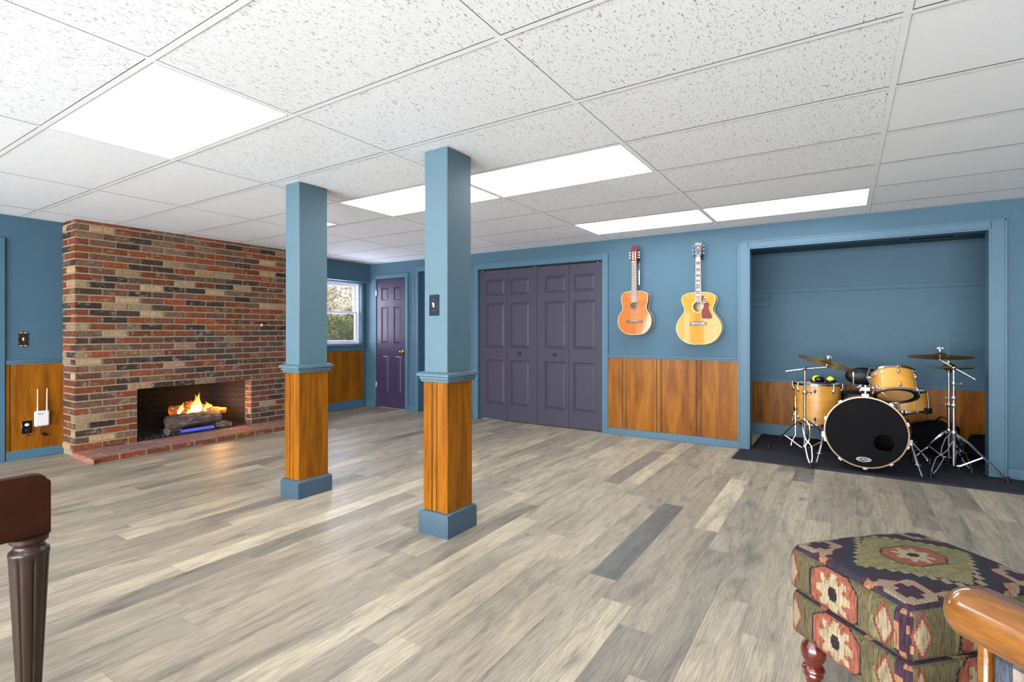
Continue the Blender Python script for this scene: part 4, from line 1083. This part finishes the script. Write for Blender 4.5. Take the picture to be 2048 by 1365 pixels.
# tom mount on top of bass drum
m = MB(); m.cbox(-.03, .03, .14, .20, BR - .01, BR + .03, .006); m.cyl((0, .17, BR), (0, .17, BR + .10), .012, n=12); m.cbox(-.035, .035, .15, .19, BR + .05, BR + .085, .006)
m.tube([(-.02, .17, BR + .07), (-.07, .16, BR + .085), (-.085, .15, BR + .10), (-.087, .15, BR + .21)], .0065, 8); m.tube([(.02, .17, BR + .07), (.035, .16, BR + .12), (.01, .155, BR + .17), (.03, .15, BR + .25), (.06, .14, BR + .25)], .0065, 8)
m.ball((.03, .155, BR + .165), .018, 10, 8); m.tube([(.03, .155, BR + .165), (.065, .13, BR + .175)], .005, 8); m.ball((-.04, .165, BR + .09), .016, 10, 8); m.ball((.055, .15, BR + .08), .016, 10, 8)
m.tube([(.03, .15, BR + .09), (.10, .14, BR + .06), (.16, .15, BR + .0)], .006, 8); m.build('tom_mount', CHROME, bd)

# rack tom, tilted to the player
tc_ = V((.358, 5.40, .665)); tilt = R(28)
Xt = M.Translation((tc_.x, tc_.y, tc_.z)) @ M.Rotation(R(-4), 4, 'Y') @ M.Rotation(-tilt, 4, 'X') @ M.Translation((0, 0, -.05)) @ M.Rotation(R(12), 4, 'Z')
drum('rack_tom', 'honey maple rack tom tilted above the bass drum', Xt, .155, .20, 6, HEADW, HEADC, (.2, .8), ring=True)
# floor tom
ft = drum('floor_tom', 'honey maple floor tom standing at the left of the kit', M.Translation((-.225, 5.93, .262)) @ M.Rotation(R(20), 4, 'Z'), .203, .385, 8, HEADW, HEADC, (.15, .85))
for a in (R(200), R(330), R(90)):
    m = MB(); Rf = .203; c_, s_ = math.cos(a), math.sin(a)
    m.tube([(c_ * (Rf + .028), s_ * (Rf + .028), .26), (c_ * (Rf + .028), s_ * (Rf + .028), -.12), (c_ * (Rf + .07), s_ * (Rf + .07), -.19), (c_ * (Rf + .075), s_ * (Rf + .075), -.238)], .0048, 8)
    lg = m.build('leg', CHROME, ft)
    m = MB(); m.cbox(-.01, .04, -.014, .014, -.02, .02, .004, M.Translation((c_ * Rf, s_ * Rf, .14)) @ M.Rotation(a, 4, 'Z')); m.tube([(c_ * (Rf + .03), s_ * (Rf + .03), .14), (c_ * (Rf + .03) - s_ * .04, s_ * (Rf + .03) + c_ * .04, .14)], .004, 6); m.build('leg_bracket', CHROME, lg)
    m = MB(); m.lathe([(.010, 0), (.012, .012), (.008, .03)], 12, M.Translation((c_ * (Rf + .076), s_ * (Rf + .076), -.252))); m.build('rubber_foot', BLACK, lg)
# snare on stand
sn = drum('snare_drum', 'snare drum with long chrome lugs partly behind the rack tom', M.Translation((.445, 5.83, .455)) @ M.Rotation(R(-3), 4, 'Y') @ M.Rotation(R(8), 4, 'Z'), .178, .17, 8, HEADW, HEADW, tube_lugs=True)
m = MB(); m.cbox(.17, .215, -.03, .03, -.02, .03, .006, M.Rotation(R(-35), 4, 'Z')); m.build('strainer', BLACKG, sn)
ss = thing('snare_stand', 'chrome snare stand under the snare drum', 'drum stand', (.445, 5.83, .008))
def tripod(root, R_, hub_z, low_z, angs, mat, brace_r=.5, foot='rubber', rod=.0048):
    for a in angs:
        c_, s_ = math.cos(a), math.sin(a); u = V((c_, s_, 0)); n_ = V((-s_, c_, 0))
        m = MB()
        hub = u * .02 + V((0, 0, hub_z)); ft_ = u * R_ + V((0, 0, .02)); mid = hub + (ft_ - hub) * .5
        if foot == 'wire':
            for sg in (-1, 1):
                m.tube([hub + n_ * sg * .012, hub + (ft_ - hub) * .12 + n_ * sg * .03, hub + (ft_ - hub) * .38 + n_ * sg * .022, mid + n_ * sg * .004, hub + (ft_ - hub) * .6 + n_ * sg * .026, hub + (ft_ - hub) * .85 + n_ * sg * .018, ft_ + n_ * sg * .003], rod, 6)
        else:
            m.tube([hub, hub + (ft_ - hub) * .25 + V((0, 0, .018)), ft_], .009, 6, flat=.5)
            m.tube([hub + n_ * .014, hub + (ft_ - hub) * .25 + n_ * .012 + V((0, 0, .018)), ft_ + n_ * .004], .004, 6)
            m.tube([hub - n_ * .014, hub + (ft_ - hub) * .25 - n_ * .012 + V((0, 0, .018)), ft_ - n_ * .004], .004, 6)
        lg = m.build('leg', mat, root)
        m = MB(); b0 = u * .018 + V((0, 0, low_z)); m.tube([b0, b0 + u * .02 + V((0, 0, .002)), hub + (ft_ - hub) * .52], .007, 6, flat=.45); m.build('brace', mat, lg)
        m = MB(); m.lathe([(.018, 0), (.016, .02), (.011, .045)], 12, M.Translation(u * (R_ + .004)) @ M.Diagonal((1, 1, 1, 1)) ); m.build('rubber_foot', BLACK, lg)
def clamp(m, z, r=.018, wing=None):
    m.lathe([(r, z - .016), (r + .003, z - .012), (r + .003, z + .012), (r, z + .016)], 16)
    if wing is not None:
        a = wing; c_, s_ = math.cos(a), math.sin(a)
        m.cyl((c_ * r, s_ * r, z), (c_ * (r + .028), s_ * (r + .028), z), .005, n=8)
        m.ball((c_ * (r + .034), s_ * (r + .034), z), (.006, .006, .016), 8, 6)
tripod(ss, .20, .20, .05, [R(95), R(215), R(335)], CHROME)
m = MB(); m.cyl((0, 0, .05), (0, 0, .34), .011, n=12); m.cyl((0, 0, .34), (0, .0, .40), .008, n=10); clamp(m, .22, .014, R(-60)); clamp(m, .36, .014, R(-20)); m.build('post', CHROME, ss)
m = MB()
for a in (R(-90), R(30), R(150)):
    c_, s_ = math.cos(a), math.sin(a); m.tube([(0, 0, .39), (c_ * .1, s_ * .1, .415), (c_ * .186, s_ * .186, .432), (c_ * .197, s_ * .197, .462)], .006, 8)
m.build('basket', CHROMED, ss)

def cymbal(name, label, X, r, bell=.055, mat=None, rise=.05):
    t = thing(name, label, 'cymbal', X=X)
    prof = [(.006, bell * .62 + rise * r), (bell * .35, bell * .55 + rise * r), (bell * .8, bell * .30 + rise * r), (bell, rise * r * 1.15), (r * .45, rise * r * .75), (r * .75, rise * r * .35), (r * .995, 0), (r, -.0008), (r * .75, rise * r * .35 - .0022), (r * .45, rise * r * .75 - .0022), (bell, rise * r * 1.15 - .0022), (bell * .8, bell * .30 + rise * r - .002), (bell * .35, bell * .55 + rise * r - .002), (.006, bell * .62 + rise * r - .002)]
    m = MB(); m.lathe(prof, 72, caps=False); m.build('plate', mat or CYMB, t, ang=50)
    return t
def wingtop(root, X, h=.05):
    m = MB()
    for p_, r_ in (((0, 0, 0), .004),): m.cyl((0, 0, -.06), (0, 0, h), .004, n=8)
    m.lathe([(.016, .004), (.016, .014)], 14); m.lathe([(.011, .014), (.010, .028), (.006, .034)], 12)
    m.cbox(-.022, .022, -.003, .003, .022, .038, .002)
    m.v = [tuple(X @ V(p)) for p in m.v]; m.build('wing_nut', CHROME, root)

# left boom stand + crash
P0 = V((-.3, 5.40, 0.006))
st = thing('cymbal_stand', 'chrome boom cymbal stand at the left of the drum kit', 'cymbal stand', P0)
tripod(st, .375, .345, .09, [R(148), R(32)], CHROME); tripod(st, .375, .345, .09, [R(-80)], CHROME, foot='wire', rod=.006)
# the leg towards the camera is of bent wire
m = MB(); m.cyl((0, 0, .09), (0, 0, .60), .0125, n=14); m.cyl((0, 0, .60), (0, 0, .80), .0095, n=12); clamp(m, .345, .017); clamp(m, .60, .017, R(0)); clamp(m, .10, .016)
m.build('pole', CHROME, st)
pt = V((0, 0, .815)); hub1 = V((.17, 0, .868 - .03)); ce = V((-.155, 0, .785))
m = MB(); m.ball(pt, .02, 12, 8); m.cyl(ce, pt, .008, n=10); m.cyl(pt, hub1 - V((0, 0, .0)), .0065, n=10); m.ball(hub1, .014, 10, 8); m.tube([hub1, hub1 + V((.01, 0, .03))], .006, 8)
m.tube([pt + V((0, -.02, 0)), pt + V((.0, -.045, .01))], .005, 8); m.tube([hub1, hub1 + V((.012, -.03, -.012))], .006, 8); m.build('boom_arm', CHROME, st)
Xc1 = M.Translation(P0 + hub1 + V((.004, 0, .042))) @ M.Rotation(R(16.5), 4, 'Y') @ M.Rotation(R(-10), 4, 'X')
cymbal('crash_cymbal', 'bronze cymbal tilted steeply over the floor tom', Xc1 @ M.Translation((0, 0, -.012)), .238)
wingtop(st, M.Translation(-P0) @ Xc1 @ M.Translation((0, 0, .022)))
# ear defenders on floor tom
em = thing('ear_defenders', 'yellow and black ear defenders lying on the floor tom', 'ear defenders', (-.175, 5.86, .655), R(10))
YEL = plain('neon_yellow', (216, 218, 20), .4, var=.03)
m = MB(); m.ball((-.045, -.015, .042), (.048, .028, .036), 20, 12, M.Rotation(R(10), 4, 'Y')); m.build('cup', YEL, em)
m = MB(); m.ball((-.030, -.040, .040), (.046, .024, .032), 20, 12, M.Rotation(R(8), 4, 'Y')); m.build('cushion', BLACKG, em)
m = MB(); m.ball((.065, .0, .040), (.032, .030, .031), 20, 12); m.build('cup', YEL, em)
m = MB(); m.ball((.07, -.005, .022), (.048, .034, .020), 18, 10); m.build('cushion', BLACKG, em)
m = MB(); m.tube([(-.09, .0, .03), (-.10, -.04, .018), (-.05, -.07, .012), (.03, -.068, .011), (.09, -.04, .015), (.10, .0, .028)], .009, 10, flat=1.4); m.build('headband', BLACK, em)

# right: boom stand with ride, hi-hat behind it
P1 = V((.742, 5.40, .006))
st = thing('cymbal_stand', 'chrome boom cymbal stand at the right of the drum kit', 'cymbal stand', P1)
for spec_ in ((R(-130), .25, 'wire'), (R(-8), .31, 'flat'), (R(75), .26, 'wire')):
    tripod(st, spec_[1], .33, .08, [spec_[0]], CHROME, foot=spec_[2])
m = MB(); m.cyl((0, 0, .075), (0, 0, .36), .014, n=14); m.cyl((0, 0, .36), (0, 0, .62), .0125, n=14); m.cyl((0, 0, .62), (0, 0, .86), .0095, n=12); clamp(m, .34, .019, R(200)); clamp(m, .62, .016, R(190)); clamp(m, .735, .014, R(0)); clamp(m, .56, .017, R(180))
m.build('pole', CHROME, st)
pt = V((0, 0, .865)); hub2 = V((-.085, 0, .925)); ce = V((.13, 0, .775))
m = MB(); m.ball(pt, .02, 12, 8); m.cyl(ce, pt, .008, n=10); m.cyl(pt, hub2, .0065, n=10); m.ball(hub2, .015, 10, 8); m.tube([hub2, hub2 + V((0, 0, .03))], .005, 8); m.tube([hub2, hub2 + V((-.03, -.01, .005))], .006, 8); m.build('boom_arm', CHROME, st)
Xc2 = M.Translation(P1 + hub2 + V((0, 0, .022))) @ M.Rotation(R(1), 4, 'Y') @ M.Rotation(R(-8), 4, 'X')
cymbal('ride_cymbal', 'dark bronze cymbal, upper one at the right of the kit', Xc2, .212, rise=.035)
wingtop(st, M.Translation(-P1) @ Xc2 @ M.Translation((0, 0, .044)))
P2 = V((.762, 5.78, .006))
hh_ = thing('hi_hat_stand', 'chrome hi-hat stand with a tall rod behind the right boom stand', 'hi-hat stand', P2)
tripod(hh_, .24, .30, .07, [R(-62), R(60), R(180)], CHROME, foot='wire')
m = MB(); m.cyl((0, 0, .05), (0, 0, .52), .0125, n=14); m.cyl((0, 0, .52), (0, 0, .80), .0095, n=12); m.cyl((0, 0, .80), (0, 0, 1.09), .0032, n=8); clamp(m, .52, .016, R(180)); clamp(m, .30, .016)
m.lathe([(.016, .80), (.02, .81), (.02, .825)], 14); m.lathe([(.009, .862), (.013, .868), (.013, .89), (.008, .905)], 12); m.tube([(.012, 0, .885), (-.03, 0, .89)], .004, 6); m.build('pole', CHROME, hh_)
m = MB(); m.cbox(-.035, .035, -.02, .22, .004, .02, .004); m.cbox(-.03, .03, -.01, .20, .03, .038, .003, M.Rotation(R(8), 4, 'X')); m.build('pedal', BLACKG, hh_)
cymbal('hi_hat_cymbal', 'lower one of the hi-hat cymbal pair', M.Translation(P2 + V((0, 0, .842))) @ M.Rotation(R(180), 4, 'X'), .170, .034, rise=.05)
cymbal('hi_hat_cymbal', 'upper one of the hi-hat cymbal pair', M.Translation(P2 + V((0, 0, .848))) @ M.Rotation(R(-2), 4, 'Y'), .170, .05, rise=.05)

# throne
tn = thing('drum_throne', 'black padded drum throne with backrest behind the kit', 'drum stool', (.10, 6.10, .008))
m = MB(); m.lathe([(.01, .45), (.165, .455), (.19, .48), (.193, .52), (.178, .55), (.08, .562), (.003, .564)], 40, M.Diagonal((1, .82, 1, 1)), caps=False); m.build('seat', plain('black_vinyl', (8, 8, 11), .4, spec=.25), tn)
m = MB(); m.ball((.06, .20, .70), (.15, .035, .088), 28, 14); m.build('backrest', plain('black_vinyl_back', (14, 15, 20), .4, spec=.25), tn)
m = MB(); m.tube([(.06, .20, .68), (.04, .185, .55), (.02, .15, .43), (0, .02, .42)], .009, 8); m.build('backrest_bracket', CHROME, tn)
m = MB(); m.cyl((0, 0, .06), (0, 0, .452), .013, n=14); clamp(m, .26, .018); m.build('post', CHROME, tn); tripod(tn, .22, .24, .07, [R(-60), R(60), R(180)], CHROME)

# bags behind the stands
bg = thing('gear_bag', 'black fabric gear bag with straps slumped behind the right cymbal stands', 'bag', (.72, 6.22, .01))
m = MB(); q = random.Random(5); 
def blob(m, c, r, seed, nu=28, nv=16):
    q = random.Random(seed); ph = [q.uniform(0, 6) for _ in range(6)]; vs = []; fs = []
    for k_ in range(nv + 1):
        v_ = math.pi * k_ / nv
        for i_ in range(nu):
            a = 6.2832 * i_ / nu; d = V((math.sin(v_) * math.cos(a), math.sin(v_) * math.sin(a), -math.cos(v_)))
            d = V([math.copysign(abs(x) ** .7, x) for x in d]); s_ = 1 + .07 * math.sin(4 * a + ph[0] + 3 * v_) + .06 * math.sin(7 * v_ + ph[1] + 2 * a) + .03 * math.sin(11 * a + ph[2])
            p = V((c[0] + d.x * r[0] * s_, c[1] + d.y * r[1] * s_, c[2] + d.z * r[2] * s_)); p.z = max(p.z, 0.0); vs.append(p)
    for k_ in range(nv):
        for i_ in range(nu): j_ = (i_ + 1) % nu; fs.append((k_ * nu + i_, k_ * nu + j_, (k_ + 1) * nu + j_, (k_ + 1) * nu + i_))
    m.add(vs, fs)
blob(m, (0, 0, .15), (.18, .13, .15), 1); m.build('bag_body', BLACKF, bg, ang=80)
m = MB(); m.tube(catmull([(-.02, -.02, .28), (.05, -.06, .36), (.16, -.08, .24), (.14, -.1, .12)], 6, False), .014, 8, flat=.3); m.build('strap', BLACKF, bg)
m = MB(); m.tube(catmull([(-.12, -.06, .22), (-.18, -.12, .12), (-.1, -.15, .06), (0, -.15, .1)], 6, False), .012, 8, flat=.3); m.build('strap', BLACKF, bg)
cs = thing('equipment_case', 'black fabric case on the floor in the right corner of the alcove', 'case', (1.16, 6.16, .01))
m = MB(); blob(m, (-.02, 0, .105), (.21, .15, .11), 3); m.build('case_body', BLACKF, cs, ang=80)
m = MB(); m.tube(catmull([(-.1, -.13, .17), (-.02, -.17, .2), (.08, -.15, .17)], 6, False), .01, 8); m.build('handle', BLACK, cs)
cs = thing('cable_pile', 'tangle of black cables and pedals behind the bass drum', 'cables', (.38, 6.05, .01))
m = MB(); q = random.Random(6)
for k_ in range(7):
    c0 = (q.uniform(-.12, .12), q.uniform(-.1, .1)); r0 = q.uniform(.06, .13)
    m.tube([(c0[0] + r0 * math.cos(i / 10 * 6.28) * (1 + .1 * math.sin(i * 2 + k_)), c0[1] + r0 * .7 * math.sin(i / 10 * 6.28), .008 + k_ * .009 + .01 * math.sin(i + k_)) for i in range(10)], .004, 6, True)
m.build('cable_loops', BLACK, cs)
pd = thing('bass_drum_pedal', 'black and chrome bass drum pedal behind the bass drum', 'pedal', (.15, 5.66, .01), R(5))
m = MB(); m.cbox(-.05, .05, 0, .26, 0, .012, .003); m.cbox(-.035, .035, .02, .25, .03, .04, .003, M.Rotation(R(8), 4, 'X')); m.build('footboard', BLACKG, pd)
m = MB(); m.cyl((-.06, 0, .01), (-.06, 0, .16), .007, n=8); m.cyl((.06, 0, .01), (.06, 0, .16), .007, n=8); m.cyl((-.06, 0, .16), (.06, 0, .16), .006, n=8); m.cyl((0, 0, .16), (0, .03, .30), .004, n=8); m.build('frame', CHROME, pd)
m = MB(); m.ball((0, .03, .31), (.02, .025, .025), 12, 8); m.build('beater', HEADW, pd)

# ---------------------------------------------------------------- ottoman
SAL, CRM, DRK, GRN, NAV, PUR, ORG, BEI = [lin(c) for c in ((122, 72, 56), (140, 128, 104), (40, 36, 40), (82, 77, 56), (40, 43, 50), (54, 37, 50), (132, 94, 68), (124, 108, 92))]
GR2 = lin((98, 98, 66))
def star(u, v_, s_, c_in=DRK):
    """stepped 8-point star centred at 0, returns colour or None; s_ = radius"""
    a, b = abs(u) / s_, abs(v_) / s_
    a = math.floor(a * 13) / 13; b = math.floor(b * 13) / 13
    if a < .12 and b < .26 or a < .20 and b < .12: return c_in
    if math.hypot(a, b) < .46 + .46 * abs(math.cos(4 * math.atan2(b, a + 1e-6))) ** 1.6: return CRM
    return None
def medallion(u, v_, hu, hv, frame=DRK):
    z = .006 * (int(abs(u + v_) / .008) % 2)
    a = abs(u) / hu; b = abs(v_) / hv; d = max(a, (a * .62 + b * .72), b) + z
    if d > 1.06: return None
    if d > 1.0: return frame
    return star(u, v_, min(hu, hv) * .92) or SAL
def cell_rnd(i, j, s_=0):
    x = math.sin(i * 127.1 + j * 311.7 + s_ * 74.7) * 43758.5453; return x - math.floor(x)
def kilim_side(u, v_, w_, h, off=0):
    uc = u - w_ * (.45 + off); m_ = medallion(uc, v_ - h * .48, .085, h * .50)
    if m_: return m_
    for c_ in (w_ * .06, w_ * .84):
        a, b = abs(u - c_) / .028, abs(v_ - h * .5) / (h * .42)
        if a + b < .85: return lin((128, 116, 94))
        if a + b < 1.15: return lin((106, 56, 46))
    if u > w_ * .90 or u < w_ * .02: return PUR if cell_rnd(int(u * 60), int(v_ * 40)) < .6 else ORG
    return GRN if cell_rnd(int(u * 70), int(v_ * 12), 3) < .6 else (GR2 if cell_rnd(int(u * 90), 1) < .4 else lin((84, 74, 54)))
def kilim_top(u, v_, w_, h):
    cu, cv = u - w_ / 2, v_ - h / 2
    m_ = medallion(cv, cu, .065, .085)
    if m_: return m_
    st_ = .022; iu, iv = math.floor(abs(cu) / st_), math.floor(abs(cv) / st_)
    d = iu * 1.0 + iv * 1.0
    # corner medallions
    for (pu, pv) in ((w_ * .13, h * .14), (w_ * .87, h * .86), (w_ * .13, h * .86), (w_ * .87, h * .14)):
        a, b = abs(u - pu), abs(v_ - pv)
        if a < .055 and b < .045 and a + b < .085:
            return PUR if (a < .03 and b < .018) or (a < .012 and b < .034) else BEI
    eu = abs(cu) / (w_ / 2); ev = abs(cv) / (h / 2); e = max(math.floor(eu * 14) / 14, math.floor(ev * 14) / 14)
    dd = eu * .62 + ev * .62; dd = math.floor(dd * 16) / 16
    if dd < .50 and e < .86: return GR2 if cell_rnd(math.floor(u / .05), math.floor(v_ / .012)) < .45 else lin((112, 104, 74))
    if dd < .62: return NAV if (iu + iv) % 4 else BEI
    if dd < .72: return NAV if cell_rnd(iu, iv, 2) < .65 else PUR
    if dd < .84: return ORG if (iu * 2 + iv) % 5 < 2 else (PUR if cell_rnd(iu, iv, 5) < .5 else BEI)
    return PUR if cell_rnd(iu, iv, 9) < .55 else NAV
def rbox(m, hx, hy, z0, z1, r, colf, step=.0045, puff=0, side=0.0, bottom=True):
    hz = (z1 - z0) / 2; zc = (z0 + z1) / 2
    faces = [('top', 2, 1), ('f', 1, -1), ('b', 1, 1), ('l', 0, -1), ('r', 0, 1)] + ([('bot', 2, -1)] if bottom else [])
    H = (hx, hy, hz)
    for nm, ax, sg in faces:
        o = [c for c in range(3) if c != ax]; nu, nv = max(2, int(2 * H[o[0]] / step)), max(2, int(2 * H[o[1]] / step))
        if nm == 'bot': nu, nv = 6, 6
        vs = []
        for j in range(nv + 1):
            for i in range(nu + 1):
                p = [0, 0, 0]; p[ax] = sg * H[ax]; p[o[0]] = -H[o[0]] + 2 * H[o[0]] * i / nu; p[o[1]] = -H[o[1]] + 2 * H[o[1]] * j / nv
                inn = V([max(-H[k_] + r, min(H[k_] - r, p[k_])) for k_ in range(3)]); d = V(p) - inn
                if d.length > 1e-6: d = d.normalized() * r
                q_ = inn + d
                fx, fy, fz = 1 - (p[0] / hx) ** 2, 1 - (p[1] / hy) ** 2, 1 - (p[2] / hz) ** 2
                if nm == 'top': q_.z += puff * (max(0, fx) * max(0, fy)) ** .5
                if ax == 1: q_.y += sg * side * (max(0, fx) * max(0, fz)) ** .5
                if ax == 0: q_.x += sg * side * (max(0, fy) * max(0, fz)) ** .5
                vs.append((q_.x, q_.y, q_.z + zc))
        base_ = len(m.v); m.v += vs
        for j in range(nv):
            for i in range(nu):
                u, v_ = 2 * H[o[0]] * (i + .5) / nu, 2 * H[o[1]] * (j + .5) / nv
                m.f.append(tuple(base_ + q_ for q_ in (j * (nu + 1) + i, j * (nu + 1) + i + 1, (j + 1) * (nu + 1) + i + 1, (j + 1) * (nu + 1) + i))); m.mi.append(0)
                m.c.append(colf(nm, u, v_, 2 * H[o[0]], 2 * H[o[1]]))
KIL = NT('kilim_weave'); v1 = KIL.noise(KIL.coords((260, 260, 26)), 1.0, 3, .6)
KIL_ = KIL.mix(1.0, KIL.attr(), KIL.ramp(v1, [(.32, (.40, .38, .36, 1)), (.52, (.95, .94, .92, 1)), (.7, (1.25, 1.22, 1.15, 1))]), 'MULTIPLY'); KIL.bump(v1, .5, .004); KIL = KIL.set(KIL_, .95, spec=.15)
# frame: local x along A->C direction (+X,-Y), local y along A->B (+X,+Y)
A_ = V((-.157, 1.962, 0)); ux = V((.7071, -.7071, 0)); uy = V((.7071, .7071, 0)); OW, OD = .425, .525
oc = A_ + ux * OW / 2 + uy * OD / 2
ot = thing('ottoman', 'kilim patterned ottoman with red, green and purple motifs and turned feet', 'ottoman', (oc.x, oc.y, 0), R(-45))
def cs_(nm, u, v_, w_, h):
    if nm == 'top': return kilim_top(v_, u, h, w_)
    if nm == 'bot': return DRK
    return kilim_side(u, v_, w_, h)
m = MB(); rbox(m, OW / 2, OD / 2, .30, .445, .028, cs_, puff=.028, side=.012); m.build('cushion', KIL, ot, attr=True, ang=60)
m = MB(); rbox(m, OW / 2 - .004, OD / 2 - .004, .155, .300, .022, cs_, side=.006); m.build('base', KIL, ot, attr=True, ang=60)
FOOT = wood('red_mahogany_gloss', (46, 12, 7), (78, 24, 13), (96, 36, 20), coat=1.0, rough=.2)
for sx_ in (-1, 1):
    for sy_ in (-1, 1):
        m = MB(); m.lathe([(.026, .165), (.026, .155), (.018, .150), (.020, .142), (.034, .125), (.038, .108), (.036, .088), (.025, .068), (.024, .062), (.031, .056), (.034, .048), (.030, .041), (.026, .038), (.029, .033), (.029, .027), (.024, .022), (.022, .016), (.023, .006), (.020, 0)], 28)
        o = m.build('foot', FOOT, ot); o.location = (sx_ * (OW / 2 - .048), sy_ * (OD / 2 - .055), 0)

# ---------------------------------------------------------------- armchair at right
HONEY = wood('honey_wood_gloss', (84, 48, 14), (108, 64, 18), (122, 78, 28), scale=(7, 40, 40), coat=1.0, rough=.22, coatr=.1)
ac = thing('armchair', 'armchair with a rounded honey-coloured wooden arm and woven side', 'armchair', (.225, 1.36, 0), R(-45))
# local x = backwards (+X,-Y), local y = across (+X,+Y)
def solid(nm, u, v_, w_, h): return (1, 1, 1, 1)
for yy in (0, .62):
    m = MB(); rbox(m, .31, .060, .548, .650, .049, solid, step=.012); o = m.build('arm', HONEY, ac, ang=80); o.location = (.262, yy, 0)
    m = MB(); m.cbox(.008, .028, yy - .020, yy + .020, .02, .575, .005); m.build('front_post', HONEY, ac)
    m = MB(); m.cbox(.50, .545, yy - .02, yy + .02, 0, .60, .006); m.build('rear_leg', HONEY, ac)
    m = MB(); m.lathe([(.016, 0), (.02, .04), (.022, .12)], 16, M.Translation((.018, yy, 0))); m.build('front_foot', HONEY, ac)
def side2(nm, u, v_, w_, h):
    c_ = cell_rnd(math.floor(u / .035), math.floor(v_ / .05), 4)
    return (lin((112, 96, 96)), lin((50, 60, 70)), lin((124, 84, 74)), lin((66, 72, 82)), lin((128, 118, 108)))[int(c_ * 5)]
for yy in (0, .62):
    m = MB(); rbox(m, .235, .016, .14, .556, .012, side2, step=.006); o = m.build('side_panel', KIL, ac, attr=True); o.location = (.268, yy, 0)
m = MB(); rbox(m, .25, .285, .27, .44, .05, side2, step=.02, puff=.03); o = m.build('seat_cushion', KIL, ac, attr=True); o.location = (.27, .31, 0)
m = MB(); rbox(m, .06, .285, .40, .95, .05, side2, step=.02); o = m.build('backrest', KIL, ac, attr=True); o.location = (.50, .31, 0)

# ---------------------------------------------------------------- table at the left edge
DW = wood('dark_walnut', (26, 9, 3), (42, 16, 6), (54, 22, 8), coat=.08, rough=.45, spec=.15, scale=(14, 3, 2.2))
DWL = wood('dark_fluted_walnut', (24, 14, 8), (40, 25, 16), (54, 35, 23), coat=.2, rough=.4, spec=.3)
tb = thing('wooden_table', 'dark reddish wooden table with a fluted tapered leg at the left edge', 'table', (-1.966, .0, 0))
m = MB()      # front rail with rounded upper corner, face +X
pf = [(-1.0, .572), (.533, .572), (.533, .722), (.529, .728), (.524, .731), (.522, .737), (.512, .746), (.50, .749), (-1.0, .752)]
XF = M(((0, 0, 1, -.016), (1, 0, 0, 0), (0, 1, 0, 0), (0, 0, 0, 1)))
m.prism(pf, 0, .030, XF); m.build('front_rail', DW, tb, bevel=.002)
m = MB(); m.prism(pf, 0, .030, XF @ M.Translation((0, 0, -.56))); m.build('back_rail', DW, tb, bevel=.002)
m = MB(); m.cbox(-.54, -.02, -1.0, .30, .70, .745, .004); m.build('tabletop', DW, tb)
def fl(a, z):
    if z > .525 or z < .02: return 1
    return 1 - .10 * max(0, math.cos(a * 8)) ** 6
for x, y in ((0, .488), (0, -.94), (-.55, .488), (-.55, -.94)):
    prof = [(.013, 0), (.017, .02), (.022, .03)] + [(.023 + (.0445 - .023) * k_ / 24, .035 + .485 * k_ / 24) for k_ in range(25)] + [(.046, .526), (.045, .534), (.038, .540), (.034, .548), (.036, .556), (.043, .561), (.043, .572)]
    m = MB(); m.lathe(prof, 96, rfun=fl); o = m.build('leg', DWL, tb, ang=50); o.location = (x, y, 0)
